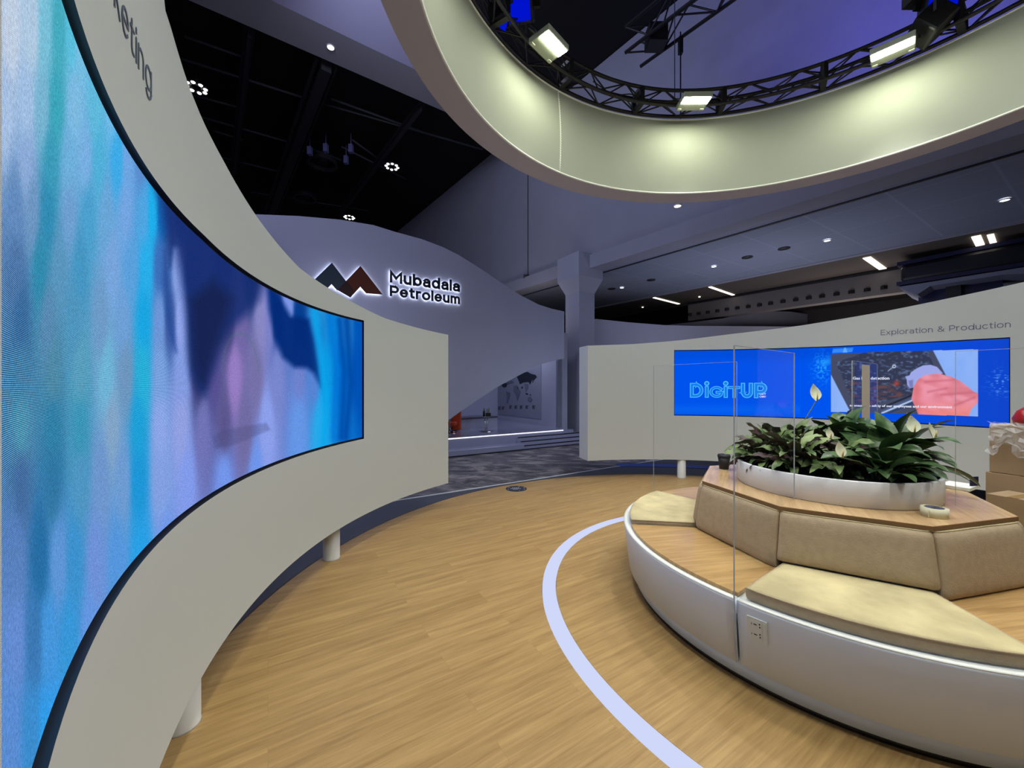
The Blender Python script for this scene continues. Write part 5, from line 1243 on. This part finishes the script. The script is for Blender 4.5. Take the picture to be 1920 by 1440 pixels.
def plastic():
    m = bpy.data.materials.new('crumpled clear plastic'); m.use_nodes = True; nt = m.node_tree; nt.nodes.clear()
    o = nt.nodes.new('ShaderNodeOutputMaterial'); mx = nt.nodes.new('ShaderNodeMixShader'); t = nt.nodes.new('ShaderNodeBsdfTransparent'); g = nt.nodes.new('ShaderNodeBsdfPrincipled')
    g.inputs['Base Color'].default_value = (.7, .7, .72, 1); g.inputs['Roughness'].default_value = .12; g.inputs['Specular IOR Level'].default_value = 1
    mx.inputs[0].default_value = .38; nt.links.new(t.outputs[0], mx.inputs[1]); nt.links.new(g.outputs[0], mx.inputs[2]); nt.links.new(mx.outputs[0], o.inputs[0]); return m
MB().add(vs_, fs_, False).build('film', plastic(), b3, (3.70, 2.9, 1.0))
p = Vector((4.0, 3.02, 1.197))
tag(MB().lathe((p.x, p.y), [(0, p.z), (.085, p.z), (.095, p.z+.05), (.07, p.z+.11), (.035, p.z+.14), (0, p.z+.145)], 20).build('red_bag', mat('red glossy bag', lin((150, 24, 34)), .3, bump=(20, .5)), None, p), 'shiny red bag at the frame edge, on top of the upper cardboard box', 'bag')
# papers
p = Vector((2.93, 2.62, .809))
tag(MB().box((3.045, 2.67, .82), (.2, .14, .02), Matrix.Rotation(.5, 3, 'Z')).build('white_tray', M['rim'], None, (3.045, 2.67, .81)), 'white tray with papers at the table edge before the boxes', 'tray')
tag(MB().box((3.10, 2.63, .862), (.07, .006, .06), Matrix.Rotation(.2, 3, 'Z')).build('leaflet', M['navyedge'], None, (3.10, 2.63, .832)), 'small navy leaflet standing by the white tray', 'leaflet')

# ------------------------------------------------------------------ blue stage lamp beams, then unseen fill lamps
q = w1p(1500, 7.8)
spot('stage_lamp_beam', (RCt.x+2.0, RCt.y+1.2, 5.6), w1p(1650, 8.6), 560, (.18, .16, 1.0), 85, 1)
spot('stage_lamp_beam', (RCt.x-1.9, RCt.y+1.6, 5.6), w1p(1350, 9), 90, (.22, .2, 1.0), 80, 1)
area('overhead_fill', (2.25, 2.4, 5.12), (2.25, 2.41, 0), 2.4, 88, (.90, .94, 1.0))  # unseen soft lamp added above the bench to brighten floor and walls
area('hall_fill', (-4.6, 3.4, 5.6), (2.0, 10.5, 2.6), 2.2, 72, (.66, .71, 1.0))  # this and the next four: out-of-sight lamps added to brighten the hall
area('hall_fill', (-2.0, 3.0, 9.4), (-3.5, 9.5, 10.0), 1.5, 40, (.72, .74, 1.0))
area('hall_fill', (-3.2, 6.6, 9.8), (1.5, 12.5, 5.5), 1.8, 135, (.70, .74, 1.0))
area('hall_fill', (-3.4, 5.7, 2.2), (.4, 9.6, 1.3), 1.4, 28, (.70, .76, 1.0))
area('hall_fill', (2.6, 7.5, 1.3), (1.9, 11.2, 1.8), .9, 24, (.70, .76, 1.0))
area('ceiling_fill', (.2, 12.4, 3.1), (1.2, 14, 5), 1.0, 14, (1.0, .92, .86))  # this and the next two: hidden lamps added to lighten the ceilings
area('ceiling_fill', (6.5, 10.2, 1.4), (7.6, 11.5, 5), 3.0, 62, (.86, .86, 1.0))
area('ceiling_fill', (11.5, 12.5, 2.5), (12, 13.5, 5), 3.0, 50, (1.0, .88, .8))
area('stage_fill', fac(960, z=2.9, off=1.6), fac(960, z=0, off=1.9), 1.2, 16, (.72, .76, 1.0))  # unseen lamp behind the facade, brightening the stage
